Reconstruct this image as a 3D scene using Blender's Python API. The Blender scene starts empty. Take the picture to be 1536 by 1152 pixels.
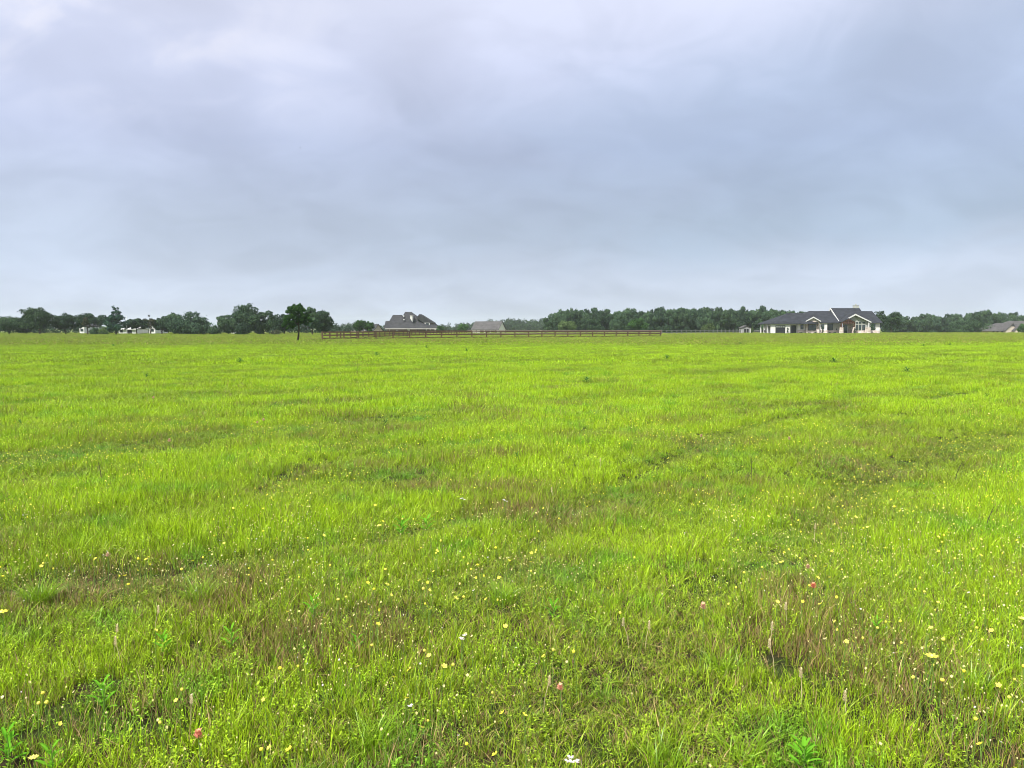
import bpy, math, random
import numpy as np
from mathutils import Vector, Matrix
sc = bpy.context.scene
COL = sc.collection
R = math.radians
rnd = random.Random(7)
# ------------------------------------------------------------------ camera maths
F = 1154.0; H = 1.55; P = math.atan(85 / F); SP, CP = math.sin(P), math.cos(P)
def ss(a, b, x):
    t = np.clip((x - a) / (b - a), 0, 1); return t * t * (3 - 2 * t)
# ------------------------------------------------------------------ vector noise
def _h(ix, iy, s):
    n = (ix * 374761393 + iy * 668265263 + s * 1442695041) & 0xffffffff
    n = ((n ^ (n >> 13)) * 1274126177) & 0xffffffff
    n = n ^ (n >> 16)
    return (n & 0xffff) / 65535.0
def vnoise(x, y, s=0):
    x = np.asarray(x, float); y = np.asarray(y, float)
    ix = np.floor(x).astype(np.int64); iy = np.floor(y).astype(np.int64)
    fx = x - ix; fy = y - iy
    fx = fx * fx * (3 - 2 * fx); fy = fy * fy * (3 - 2 * fy)
    a = _h(ix, iy, s); b = _h(ix + 1, iy, s); c = _h(ix, iy + 1, s); d = _h(ix + 1, iy + 1, s)
    return (a * (1 - fx) + b * fx) * (1 - fy) + (c * (1 - fx) + d * fx) * fy
def fbm(x, y, s=0, o=3):
    t = 0; a = .5; n = 0
    for i in range(o):
        t = t + a * vnoise(x * 2 ** i + 13.7 * i, y * 2 ** i - 7.1 * i, s + i); n += a; a *= .5
    return t / n
# ------------------------------------------------------------------ terrain
def gz(x, y):
    x = np.asarray(x, float); y = np.asarray(y, float)
    z = -0.28 * ss(20, 110, y) - .05 * ss(110, 220, y) - 2.5 * ss(248, 350, y)
    near = 1 - ss(60, 160, np.hypot(x, y))
    z = z + near * (.10 * (fbm(x / 3.1, y / 3.1, 5, 3) - .5) + .12 * (fbm(x / 14, y / 14, 9, 2) - .5)) - .02 * near
    if TR: z = z - .045 * tracks(x, y) * (1 - ss(30, 60, y))
    return z
TR = []
def GZ(x, y): return float(gz(x, y))
def PX(px, Y, z=0.0): return (px - 768) / F * (Y * CP + (H - z) * SP)
def PZ(py, Y):
    v = (py - 576) / F
    return H - Y * (SP + v * CP) / (CP - v * SP)
def ground_at(px, py):
    v = (py - 576) / F; u = (px - 768) / F
    z = 0.0
    for _ in range(6):
        t = (H - z) / (SP + v * CP)
        x, y = u * t, (CP - v * SP) * t
        z = GZ(x, y)
    return x, y, z
# ------------------------------------------------------------------ materials
def mat(name, build):
    m = bpy.data.materials.new(name); m.use_nodes = True
    nt = m.node_tree; nt.nodes.clear()
    out = nt.nodes.new('ShaderNodeOutputMaterial')
    build(nt, out); return m
def N(nt, t, **kw):
    n = nt.nodes.new(t)
    for k, v in kw.items(): setattr(n, k, v)
    return n
def S(nt, n, i, v):
    if isinstance(v, bpy.types.NodeSocket): nt.links.new(v, n.inputs[i])
    else: n.inputs[i].default_value = v
def mixc(nt, f, a, b, mode='MIX'):
    n = N(nt, 'ShaderNodeMix', data_type='RGBA', blend_type=mode)
    S(nt, n, 0, f); S(nt, n, 6, a); S(nt, n, 7, b)
    return n.outputs[2]
def mth(nt, op, a, b=0.0, c=0.0):
    n = N(nt, 'ShaderNodeMath', operation=op)
    S(nt, n, 0, a); S(nt, n, 1, b); S(nt, n, 2, c); return n.outputs[0]
def rgb(r, g, b): return (r, g, b, 1.0)
def plain(name, col, rough=.7, var=.25, scale=3.0, spec=.3, col2=None, bump=0.0):
    def b(nt, out):
        tc = N(nt, 'ShaderNodeTexCoord')
        no = N(nt, 'ShaderNodeTexNoise'); S(nt, no, 'Scale', scale); S(nt, no, 'Detail', 5.0)
        nt.links.new(tc.outputs['Object'], no.inputs['Vector'])
        c2 = col2 or tuple(c * (1 - var) for c in col)
        mr = N(nt, 'ShaderNodeMapRange'); S(nt, mr, 0, no.outputs[0]); S(nt, mr, 1, .35); S(nt, mr, 2, .65)
        c = mixc(nt, mr.outputs[0], rgb(*col), rgb(*c2))
        p = N(nt, 'ShaderNodeBsdfPrincipled'); S(nt, p, 'Base Color', c); S(nt, p, 'Roughness', rough)
        S(nt, p, 'Specular IOR Level', spec)
        if bump:
            bp = N(nt, 'ShaderNodeBump'); S(nt, bp, 'Strength', bump); S(nt, bp, 'Height', no.outputs[0])
            nt.links.new(bp.outputs[0], p.inputs['Normal'])
        nt.links.new(p.outputs[0], out.inputs[0])
    return mat(name, b)
def brickmat(name, c1, c2, mortar, sc_=1.0, bw=.5, rh=.25, rough=.85):
    def b(nt, out):
        tc = N(nt, 'ShaderNodeTexCoord')
        sx = N(nt, 'ShaderNodeSeparateXYZ'); nt.links.new(tc.outputs['Object'], sx.inputs[0])
        cm = N(nt, 'ShaderNodeCombineXYZ'); S(nt, cm, 0, mth(nt, 'ADD', sx.outputs[0], sx.outputs[1])); S(nt, cm, 1, sx.outputs[2])
        br = N(nt, 'ShaderNodeTexBrick'); nt.links.new(cm.outputs[0], br.inputs[0])
        S(nt, br, 'Color1', rgb(*c1)); S(nt, br, 'Color2', rgb(*c2)); S(nt, br, 'Mortar', rgb(*mortar))
        S(nt, br, 'Scale', sc_); S(nt, br, 'Brick Width', bw); S(nt, br, 'Row Height', rh); S(nt, br, 'Mortar Size', .012)
        no = N(nt, 'ShaderNodeTexNoise'); S(nt, no, 'Scale', .8); nt.links.new(tc.outputs['Object'], no.inputs[0])
        mr = N(nt, 'ShaderNodeMapRange'); S(nt, mr, 0, no.outputs[0]); S(nt, mr, 1, .3); S(nt, mr, 2, .7); S(nt, mr, 3, .75); S(nt, mr, 4, 1.15)
        c = mixc(nt, 1.0, br.outputs[0], mr.outputs[0], 'MULTIPLY')
        p = N(nt, 'ShaderNodeBsdfPrincipled'); S(nt, p, 'Base Color', c); S(nt, p, 'Roughness', rough); S(nt, p, 'Specular IOR Level', .15)
        nt.links.new(p.outputs[0], out.inputs[0])
    return mat(name, b)
def leafmat(name, base, light, dark, trans=.25):
    def b(nt, out):
        at = N(nt, 'ShaderNodeAttribute', attribute_name='tint')
        sp = N(nt, 'ShaderNodeSeparateXYZ'); nt.links.new(at.outputs['Vector'], sp.inputs[0])
        oi = N(nt, 'ShaderNodeObjectInfo')
        c = mixc(nt, sp.outputs[0], rgb(*dark), rgb(*base))
        c = mixc(nt, mth(nt, 'MULTIPLY', sp.outputs[1], .8), c, rgb(*light))
        v = mth(nt, 'MULTIPLY_ADD', oi.outputs['Random'], .5, .75)
        c = mixc(nt, 1.0, c, v, 'MULTIPLY')
        d = N(nt, 'ShaderNodeBsdfDiffuse'); S(nt, d, 0, c)
        t = N(nt, 'ShaderNodeBsdfTranslucent'); S(nt, t, 0, c)
        m = N(nt, 'ShaderNodeMixShader'); S(nt, m, 0, trans); nt.links.new(d.outputs[0], m.inputs[1]); nt.links.new(t.outputs[0], m.inputs[2])
        nt.links.new(m.outputs[0], out.inputs[0])
    return mat(name, b)
M = {}
M['roof_dark'] = brickmat('dark_shingles', (.019, .0215, .028), (.030, .033, .042), (.014, .016, .020), 1, .9, .22)
M['roof_grey'] = brickmat('grey_shingles', (.026, .027, .031), (.042, .042, .046), (.02, .021, .024), 1, .9, .25)
M['roof_tan'] = brickmat('tan_shingles', (.056, .054, .056), (.080, .076, .077), (.045, .043, .044), 1, .9, .25)
M['stone'] = brickmat('pale_stone', (.56, .50, .45), (.36, .29, .25), (.48, .44, .40), 1, .62, .24)
M['stucco'] = plain('white_stucco', (.60, .59, .56), .85, .12, 1.2)
M['stucco_grey'] = plain('greige_stucco', (.34, .35, .32), .85, .12, 1.2)
M['trim'] = plain('white_trim', (.50, .50, .49), .5, .05, 2)
M['timber'] = plain('stained_timber', (.075, .034, .024), .6, .4, 4)
M['dark_metal'] = plain('black_metal', (.012, .013, .016), .4, .2, 4)
M['garage_door'] = plain('charcoal_panel', (.022, .024, .030), .5, .3, 3)
M['brick'] = brickmat('red_brick', (.13, .068, .058), (.19, .11, .095), (.20, .17, .155), 1, .42, .16)
M['cream'] = plain('cream_siding', (.44, .38, .32), .8, .12, 1.5)
M['fence'] = plain('brown_stained_board', (.105, .056, .038), .75, .5, 2.5, col2=(.065, .036, .026))
M['fence_grey'] = plain('weathered_board', (.13, .10, .09), .85, .4, 2.5)
M['fence_pipe'] = plain('pale_painted_board', (.20, .20, .20), .6, .3, 3)
M['shed'] = plain('grey_painted_siding', (.26, .26, .27), .8, .25, 3)
M['bark'] = plain('bark', (.055, .042, .033), .95, .45, 3, bump=.4)
M['white_paint'] = plain('white_paint', (.62, .62, .62), .45, .1, 1)
M['concrete'] = plain('pale_concrete', (.55, .52, .48), .9, .2, 1)
def glassb(nt, out):
    p = N(nt, 'ShaderNodeBsdfPrincipled'); S(nt, p, 'Base Color', rgb(.03, .045, .05)); S(nt, p, 'Roughness', .08); S(nt, p, 'Specular IOR Level', .8)
    tc = N(nt, 'ShaderNodeTexCoord'); no = N(nt, 'ShaderNodeTexNoise'); S(nt, no, 'Scale', .9); nt.links.new(tc.outputs['Object'], no.inputs[0])
    bp = N(nt, 'ShaderNodeBump'); S(nt, bp, 'Strength', .08); S(nt, bp, 'Height', no.outputs[0]); nt.links.new(bp.outputs[0], p.inputs['Normal'])
    nt.links.new(p.outputs[0], out.inputs[0])
M['glass'] = mat('window_glass', glassb)
# foliage palettes
M['leaf_far'] = leafmat('oak_foliage', (.048, .088, .048), (.095, .152, .068), (.018, .038, .026))
M['leaf_dark'] = leafmat('dense_foliage', (.038, .070, .044), (.074, .122, .060), (.015, .031, .023))
M['leaf_lone'] = leafmat('glossy_foliage', (.036, .090, .024), (.08, .17, .038), (.012, .032, .012))
M['leaf_pale'] = leafmat('pale_foliage', (.10, .155, .055), (.15, .21, .08), (.05, .085, .035))
M['leaf_conifer'] = leafmat('blue_foliage', (.036, .080, .056), (.06, .12, .075), (.016, .036, .03))
M['leaf_brown'] = leafmat('thin_brown_foliage', (.065, .072, .045), (.10, .10, .06), (.03, .034, .026))
# ------------------------------------------------------------------ mesh helpers
def tag(o, label=None, cat=None, group=None, kind=None):
    if label: o['label'] = label
    if cat: o['category'] = cat
    if group: o['group'] = group
    if kind: o['kind'] = kind
    return o
def empty(name, loc=(0, 0, 0), rz=0, label=None, cat=None, group=None):
    o = bpy.data.objects.new(name, None); COL.objects.link(o)
    o.location = loc; o.rotation_euler = (0, 0, rz); o.empty_display_size = .3
    return tag(o, label, cat, group)
class MB:
    def __init__(s): s.v = []; s.f = []
    def poly(s, pts):
        n = len(s.v); s.v += [tuple(p) for p in pts]; s.f.append(tuple(range(n, n + len(pts)))); return s
    def box(s, x0, x1, y0, y1, z0, z1):
        n = len(s.v)
        s.v += [(x, y, z) for z in (z0, z1) for (x, y) in ((x0, y0), (x1, y0), (x1, y1), (x0, y1))]
        s.f += [tuple(n + i for i in q) for q in ((3, 2, 1, 0), (4, 5, 6, 7), (0, 1, 5, 4), (1, 2, 6, 5), (2, 3, 7, 6), (3, 0, 4, 7))]
        return s
    def beam(s, a, b, w, h=None, up=(0, 0, 1)):
        h = h or w; a = Vector(a); b = Vector(b); d = (b - a).normalized()
        u = Vector(up)
        if abs(d.dot(u)) > .98: u = Vector((0, 1, 0))
        r = d.cross(u).normalized(); u = r.cross(d).normalized()
        n = len(s.v)
        for c in (a, b):
            for (i, j) in ((-1, -1), (1, -1), (1, 1), (-1, 1)): s.v.append(tuple(c + r * (i * w / 2) + u * (j * h / 2)))
        s.f += [tuple(n + i for i in q) for q in ((3, 2, 1, 0), (4, 5, 6, 7), (0, 1, 5, 4), (1, 2, 6, 5), (2, 3, 7, 6), (3, 0, 4, 7))]
        return s
    def tube(s, pts, rad, k=8):
        n0 = len(s.v); L = len(pts)
        for i, p in enumerate(pts):
            p = Vector(p); a = Vector(pts[max(i - 1, 0)]); b = Vector(pts[min(i + 1, L - 1)])
            d = (b - a).normalized(); u = Vector((1, 0, 0)) if abs(d.x) < .9 else Vector((0, 1, 0))
            r = d.cross(u).normalized(); u = r.cross(d)
            for j in range(k):
                t = 2 * math.pi * j / k
                s.v.append(tuple(p + (r * math.cos(t) + u * math.sin(t)) * rad[i]))
        for i in range(L - 1):
            for j in range(k):
                a = n0 + i * k + j; b = n0 + i * k + (j + 1) % k
                s.f.append((a, b, b + k, a + k))
        s.f.append(tuple(n0 + j for j in range(k))[::-1]); s.f.append(tuple(n0 + (L - 1) * k + j for j in range(k)))
        return s
    def prism(s, poly, y0, y1):
        """extrude polygon of (x,z) from y0 to y1"""
        n = len(s.v); k = len(poly)
        s.v += [(x, y0, z) for x, z in poly] + [(x, y1, z) for x, z in poly]
        s.f.append(tuple(range(n, n + k))); s.f.append(tuple(range(n + 2 * k - 1, n + k - 1, -1)))
        for i in range(k):
            j = (i + 1) % k; s.f.append((n + i, n + k + i, n + k + j, n + j))
        return s
    def prismx(s, poly, x0, x1):
        n = len(s.v); k = len(poly)
        s.v += [(x0, y, z) for y, z in poly] + [(x1, y, z) for y, z in poly]
        s.f.append(tuple(range(n, n + k))); s.f.append(tuple(range(n + 2 * k - 1, n + k - 1, -1)))
        for i in range(k):
            j = (i + 1) % k; s.f.append((n + i, n + k + i, n + k + j, n + j))
        return s
    def hip(s, x0, x1, y0, y1, ze, r0, r1, zr, t=.18, yr=None):
        """hip roof solid: eave rect, ridge x r0..r1"""
        n = len(s.v); ym = (y0 + y1) / 2 if yr is None else yr
        s.v += [(x0, y0, ze - t), (x1, y0, ze - t), (x1, y1, ze - t), (x0, y1, ze - t),
                (x0, y0, ze), (x1, y0, ze), (x1, y1, ze), (x0, y1, ze), (r0, ym, zr), (r1, ym, zr)]
        s.f += [tuple(n + i for i in q) for q in ((3, 2, 1, 0), (0, 1, 5, 4), (1, 2, 6, 5), (2, 3, 7, 6), (3, 0, 4, 7),
                                                  (4, 5, 9, 8), (5, 6, 9), (6, 7, 8, 9), (7, 4, 8))]
        return s
    def build(s, name, m, parent=None, origin=None, smooth=False):
        me = bpy.data.meshes.new(name)
        v = s.v
        if origin is not None: v = [(a - origin[0], b - origin[1], c - origin[2]) for a, b, c in v]
        me.from_pydata(v, [], s.f); me.materials.append(m); me.update()
        if smooth: me.shade_smooth()
        o = bpy.data.objects.new(name, me); COL.objects.link(o)
        if parent is not None:
            o.parent = parent
        elif origin is not None: o.location = origin
        return o
def npmesh(name, V, Fq, m, attrs=None):
    me = bpy.data.meshes.new(name)
    V = np.asarray(V, np.float32); nv = len(V); k = Fq.shape[1]; nf = len(Fq)
    me.vertices.add(nv); me.vertices.foreach_set('co', V.ravel())
    me.loops.add(nf * k); me.loops.foreach_set('vertex_index', Fq.ravel().astype(np.int32))
    me.polygons.add(nf); me.polygons.foreach_set('loop_start', (np.arange(nf) * k).astype(np.int32))
    me.update(calc_edges=True)
    if m: me.materials.append(m)
    for nm, arr in (attrs or {}).items():
        a = me.attributes.new(nm, 'FLOAT_VECTOR', 'POINT'); a.data.foreach_set('vector', np.asarray(arr, np.float32).ravel())
    return me
# wheel tracks / mowing lines, as ground polylines traced from the photo
def poly_ground(pts): return np.array([ground_at(*p)[:2] for p in pts])
_TR = [(poly_ground(p), w, s) for p, w, s in [
    ([(1700, 552), (1536, 577), (1400, 600), (1250, 612), (1130, 640), (1050, 668), (960, 712), (860, 770), (760, 860)], .22, .9),
    ([(1750, 590), (1536, 645), (1400, 690), (1310, 728), (1200, 800), (1040, 905), (900, 1060)], .20, .7),
    ([(1620, 622), (1460, 655), (1340, 700), (1260, 740), (1120, 830)], .16, .6),
    ([(-60, 800), (60, 790), (250, 770), (380, 750), (470, 700), (640, 668), (860, 655), (1100, 628), (1300, 592), (1536, 560)], .25, .5),
    ([(350, 533), (500, 529), (650, 527), (820, 526), (1000, 523)], .5, .9),
    ([(160, 538), (300, 537), (420, 534)], .5, .7),
    ([(820, 582), (900, 578), (1000, 570), (1150, 560)], .35, .5),
    ([(-100, 915), (60, 880), (200, 872), (330, 850), (560, 815), (740, 770)], .18, .5),
]]
TR = _TR
def tracks(x, y):
    out = np.zeros_like(x)
    wob = (fbm(x / 1.3, y / 1.3, 77, 2) - .5)
    for P_, w, s in TR:
        d = np.full_like(x, 1e9)
        for (a, b) in zip(P_[:-1], P_[1:]):
            ab = b - a; L = (ab ** 2).sum()
            t = np.clip(((x - a[0]) * ab[0] + (y - a[1]) * ab[1]) / L, 0, 1)
            d = np.minimum(d, np.hypot(x - a[0] - t * ab[0], y - a[1] - t * ab[1]))
        out = np.maximum(out, s * np.exp(-((d + wob * w * 1.5) / w) ** 2))
    return out
# ------------------------------------------------------------------ haze + ground
def ground():
    ys = np.concatenate([np.concatenate([np.arange(-12, 1, 1), np.arange(1, 16, .14), np.arange(16, 30, .35)]), np.arange(30, 120, 2), np.arange(120, 400, 6), np.geomspace(400, 2300, 24)])
    us = np.concatenate([-np.geomspace(2300, 30, 30), np.concatenate([np.arange(-29, -12, .75), np.arange(-12, 16, .16), np.arange(16, 30, .5)]), np.geomspace(30, 2300, 30)])
    X, Y = np.meshgrid(us, ys); Z = gz(X, Y)
    ny, nx = X.shape
    V = np.stack([X, Y, Z], -1).reshape(-1, 3)
    i = np.arange((ny - 1) * (nx - 1)); a = (i // (nx - 1)) * nx + i % (nx - 1)
    Fq = np.stack([a, a + 1, a + nx + 1, a + nx], -1)
    def b(nt, out):
        g = N(nt, 'ShaderNodeNewGeometry')
        def noi(scale, det=4.0, ax=1.0):
            mp = N(nt, 'ShaderNodeMapping'); nt.links.new(g.outputs['Position'], mp.inputs[0]); mp.inputs['Scale'].default_value = (ax, 1, 1)
            n = N(nt, 'ShaderNodeTexNoise'); S(nt, n, 'Scale', scale); S(nt, n, 'Detail', det); nt.links.new(mp.outputs[0], n.inputs[0]); return n.outputs[0]
        def rmp(f, a, b_):
            mr = N(nt, 'ShaderNodeMapRange'); S(nt, mr, 0, f); S(nt, mr, 1, a); S(nt, mr, 2, b_); return mr.outputs[0]
        soil = mixc(nt, rmp(noi(9, 6), .35, .65), rgb(.010, .007, .005), rgb(.030, .020, .012))  # soil colour darkened to put deep shade between the blades
        thatch = mixc(nt, rmp(noi(2.2, 6), .4, .6), soil, rgb(.022, .032, .007))
        far = mixc(nt, rmp(noi(.06, 6), .35, .65), rgb(.12, .21, .012), rgb(.20, .32, .012))
        far = mixc(nt, rmp(noi(.9, 5), .35, .7), far, rgb(.09, .14, .015))
        sx = N(nt, 'ShaderNodeSeparateXYZ'); nt.links.new(g.outputs['Position'], sx.inputs[0])
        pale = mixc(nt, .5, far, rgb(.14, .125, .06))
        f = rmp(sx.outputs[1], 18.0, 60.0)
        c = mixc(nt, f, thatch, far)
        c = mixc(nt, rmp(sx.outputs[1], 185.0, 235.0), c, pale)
        p = N(nt, 'ShaderNodeBsdfPrincipled'); S(nt, p, 'Base Color', c); S(nt, p, 'Roughness', 1.0); S(nt, p, 'Specular IOR Level', .1)
        bp = N(nt, 'ShaderNodeBump'); S(nt, bp, 'Strength', .6); S(nt, bp, 'Distance', .03); S(nt, bp, 'Height', noi(14, 5)); nt.links.new(bp.outputs[0], p.inputs['Normal'])
        nt.links.new(p.outputs[0], out.inputs[0])
    me = npmesh('ground', V, Fq, mat('meadow_soil', b)); me.shade_smooth()
    o = bpy.data.objects.new('ground', me); COL.objects.link(o); tag(o, kind='structure')
ground()
HAZE = .00015
def haze():
    mb = MB().box(-2400, 2400, -60, 2400, -4.2, 30)
    def b(nt, out):
        v = N(nt, 'ShaderNodeVolumePrincipled'); S(nt, v, 'Color', rgb(.86, .92, 1.0)); S(nt, v, 'Density', HAZE); S(nt, v, 'Anisotropy', .2)
        nt.links.new(v.outputs[0], out.inputs['Volume'])
    tag(mb.build('haze', mat('thin_haze', b)), kind='stuff')
haze()
# ------------------------------------------------------------------ grass
rs = np.random.RandomState(11)
def tuft_mesh(name, nb, rad, hmin, hmax, w, lean, seg, m, seed, curl=1.0):
    r = np.random.RandomState(seed)
    a = r.rand(nb) * 2 * np.pi; q = np.sqrt(r.rand(nb)) * rad
    bx, by = q * np.cos(a), q * np.sin(a)
    hh = hmin + (hmax - hmin) * r.rand(nb) ** 1.3
    la = np.where(r.rand(nb) < .6, a, r.rand(nb) * 2 * np.pi) + r.randn(nb) * .6
    ln = lean * (.25 + r.rand(nb)) * hh
    fa = r.rand(nb) * np.pi
    ww = w * (.6 + .8 * r.rand(nb))
    V = []; T = []
    tint = np.stack([r.rand(nb), r.rand(nb), r.rand(nb)], -1)
    ts = np.linspace(0, 1, seg + 1)
    for k, t in enumerate(ts):
        cx = bx + np.cos(la) * ln * t ** (1.6 + .6 * curl); cy = by + np.sin(la) * ln * t ** (1.6 + .6 * curl)
        cz = hh * t * (1 - .22 * t * (ln / hh)) - .012
        wk = ww * (1 - t ** 2 * .92) * .5
        dx, dy = np.cos(fa + t * .8) * wk, np.sin(fa + t * .8) * wk
        V.append(np.stack([cx - dx, cy - dy, cz], -1)); V.append(np.stack([cx + dx, cy + dy, cz], -1))
        T += [tint, tint]
    V = np.stack(V, 1).reshape(-1, 3); T = np.stack(T, 1).reshape(-1, 3)
    k = 2 * (seg + 1); base = np.arange(nb)[:, None] * k
    Fq = np.concatenate([base + np.array([[2 * s, 2 * s + 1, 2 * s + 3, 2 * s + 2]]) for s in range(seg)], 0)
    return npmesh(name, V, Fq, m, {'tint': T})
def herb_mesh(name, ns, rad, h, ll, m, seed):
    r = np.random.RandomState(seed); V = []; Fq = []; T = []
    def quad(a, b, c, d, t):
        n = len(V); V.extend([a, b, c, d]); Fq.append((n, n + 1, n + 2, n + 3)); T.extend([t] * 4)
    for _ in range(ns):
        a, q = r.rand() * 6.28, np.sqrt(r.rand()) * rad; b0 = np.array([q * np.cos(a), q * np.sin(a), -.01]); t = r.rand(3); t[1] = .8 + .2 * t[1]
        hh = h * (.5 + .5 * r.rand()); top = b0 + np.array([r.randn() * .02, r.randn() * .02, hh]); s = np.array([.0008, .0004, 0])
        quad(b0 - s, b0 + s, top + s, top - s, t)
        for k in range(7):
            f = .25 + .75 * k / 6; c = b0 + (top - b0) * f; an = r.rand() * 6.28; l = ll * (.6 + .6 * r.rand()); up = .1 + .7 * r.rand()
            d = np.array([np.cos(an), np.sin(an), up]) * l; w = np.array([-np.sin(an), np.cos(an), 0]) * l * .24
            tt = t.copy(); tt[0] = r.rand(); tt[2] = r.rand()
            quad(c, c + d * .55 - w, c + d, c + d * .55 + w, tt)
    return npmesh(name, np.array(V), np.array(Fq), m, {'tint': np.array(T)})
def grassb(nt, out):
    at = N(nt, 'ShaderNodeAttribute', attribute_name='tint'); a = N(nt, 'ShaderNodeSeparateXYZ'); nt.links.new(at.outputs['Vector'], a.inputs[0])
    it = N(nt, 'ShaderNodeAttribute', attribute_name='gvar', attribute_type='INSTANCER'); b = N(nt, 'ShaderNodeSeparateXYZ'); nt.links.new(it.outputs['Vector'], b.inputs[0])
    dry, lush, hue = b.outputs[0], b.outputs[1], b.outputs[2]
    c = mixc(nt, lush, rgb(.086, .150, .010), rgb(.262, .436, .006))
    c = mixc(nt, mth(nt, 'MULTIPLY', a.outputs[2], .45), c, rgb(.44, .53, .028))
    c = mixc(nt, hue, c, rgb(.12, .30, .016))
    st = mixc(nt, a.outputs[2], rgb(.085, .042, .022), rgb(.36, .27, .11))
    isdry = mth(nt, 'LESS_THAN', a.outputs[1], dry)
    c = mixc(nt, isdry, c, st)
    v = mth(nt, 'MULTIPLY_ADD', a.outputs[0], 1.25, .36)
    c = mixc(nt, 1.0, c, v, 'MULTIPLY')
    d = N(nt, 'ShaderNodeBsdfPrincipled'); S(nt, d, 'Base Color', c); S(nt, d, 'Roughness', .45); S(nt, d, 'Specular IOR Level', .28)
    t = N(nt, 'ShaderNodeBsdfTranslucent'); S(nt, t, 0, c)
    m = N(nt, 'ShaderNodeMixShader'); S(nt, m, 0, .24); nt.links.new(d.outputs[0], m.inputs[1]); nt.links.new(t.outputs[0], m.inputs[2])
    nt.links.new(m.outputs[0], out.inputs[0])
M['grass'] = mat('grass_blades', grassb)
def instancer(name, pts, rot, scl, vi, var, coll):
    me = bpy.data.meshes.new(name); me.vertices.add(len(pts)); me.vertices.foreach_set('co', np.asarray(pts, np.float32).ravel())
    for nm, arr in (('rot', rot), ('scl', scl), ('gvar', var)):
        at = me.attributes.new(nm, 'FLOAT_VECTOR', 'POINT'); at.data.foreach_set('vector', np.asarray(arr, np.float32).ravel())
    at = me.attributes.new('vi', 'INT', 'POINT'); at.data.foreach_set('value', np.asarray(vi, np.int32))
    o = bpy.data.objects.new(name, me); COL.objects.link(o)
    g = bpy.data.node_groups.new(name + '_scatter', 'GeometryNodeTree')
    g.interface.new_socket('Geometry', in_out='INPUT', socket_type='NodeSocketGeometry')
    g.interface.new_socket('Geometry', in_out='OUTPUT', socket_type='NodeSocketGeometry')
    gi = g.nodes.new('NodeGroupInput'); go = g.nodes.new('NodeGroupOutput')
    ci = g.nodes.new('GeometryNodeCollectionInfo'); ci.inputs['Collection'].default_value = coll
    ci.inputs['Separate Children'].default_value = True; ci.inputs['Reset Children'].default_value = True
    ip = g.nodes.new('GeometryNodeInstanceOnPoints')
    ip.inputs['Pick Instance'].default_value = True
    def na(nm, ty):
        n = g.nodes.new('GeometryNodeInputNamedAttribute'); n.data_type = ty; n.inputs['Name'].default_value = nm
        return [s for s in n.outputs if s.enabled][0]
    g.links.new(gi.outputs[0], ip.inputs['Points']); g.links.new(ci.outputs[0], ip.inputs['Instance'])
    g.links.new(na('vi', 'INT'), ip.inputs['Instance Index'])
    e2r = g.nodes.new('FunctionNodeEulerToRotation'); g.links.new(na('rot', 'FLOAT_VECTOR'), e2r.inputs[0])
    g.links.new(e2r.outputs[0], ip.inputs['Rotation']); g.links.new(na('scl', 'FLOAT_VECTOR'), ip.inputs['Scale'])
    g.links.new(ip.outputs[0], go.inputs[0])
    md = o.modifiers.new('scatter', 'NODES'); md.node_group = g
    return o
def source(coll, name, i, me):
    o = bpy.data.objects.new('%s_%03d' % (name, i), me); coll.objects.link(o)
def fields(x, y):
    r = np.hypot(x, y)
    t = tracks(x, y)
    n1 = fbm(x / 1.1, y / 1.1, 21, 3)          # small tussocks
    n2 = fbm(x / 5, y / 9, 31, 3)              # broad swaths
    n3 = fbm(x / .45, y / .45, 41, 2)
    nearf = 1 - ss(6, 26, r)
    a = (x + y) * .7071; c_ = (x - y) * .7071
    n4 = fbm(a / 6 + 3, c_ / .9, 51, 3)        # drifts running along the wheel tracks
    n5 = fbm(x / .9 - 5, y / .9 + 2, 55, 3)
    lush = np.clip(.72 + .8 * (n2 - .5) + .8 * (n1 - .5) + 1.2 * (n4 - .5) + .9 * (n5 - .5) * (-1) - .50 * t - .08 * nearf - .16 * (1 - ss(3, 6, r)) - .10 * ss(24, 40, y), 0, 1)
    dry = np.clip(.02 + 1.6 * np.clip(n5 - .52, 0, 1) * (.25 + nearf) + .8 * np.clip(n3 - .58, 0, 1) * nearf + .03 * t + .03 * nearf + (.16 + 1.0 * np.clip(n5 - .45, 0, 1)) * (1 - ss(3.2, 6.5, r)), 0, .7)
    yy = y + 26 * (fbm(x / 30, y / 14, 67, 2) - .5) - .10 * x
    far = ss(60, 92, yy)
    lush = lush * (1 - .66 * far) ; dry = dry + .24 * far
    hue = np.clip((fbm(x / .35 + 50, y / .35, 61, 3) - .55) * 3.0, 0, .75) * (1 - .5 * ss(20, 60, r)) + .12 * ss(40, 90, r)
    hgt = np.clip(.50 + 1.0 * (n1 - .35) + .35 * (n2 - .5) + .6 * (n4 - .5) + .5 * (n5 - .5) - .45 * t, .35, 1.5)
    bare = np.clip((fbm(x / .6 + 9, y / .6 - 4, 83, 3) - .58) * 4, 0, 1) * (1 - ss(8, 40, r) * .6) * .8
    return lush, dry, hue, hgt, bare, t
gcol = bpy.data.collections.new('grass_sources')
vid = 0
LOD = []
def addlod(specs):
    global vid
    ids = []
    for sp in specs:
        source(gcol, 'grass_tuft', vid, tuft_mesh('grass_tuft', *sp[:-1], M['grass'], sp[-1])); ids.append(vid); vid += 1
    return ids
l0 = addlod([(36, .055, .05, .155, .0030, .34, 4, 100 + i) for i in range(6)] + [(16, .03, .10, .21, .0034, .42, 5, 120 + i) for i in range(3)] + [(22, .07, .03, .09, .0030, .9, 3, 130 + i) for i in range(3)])
lh = []
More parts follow.
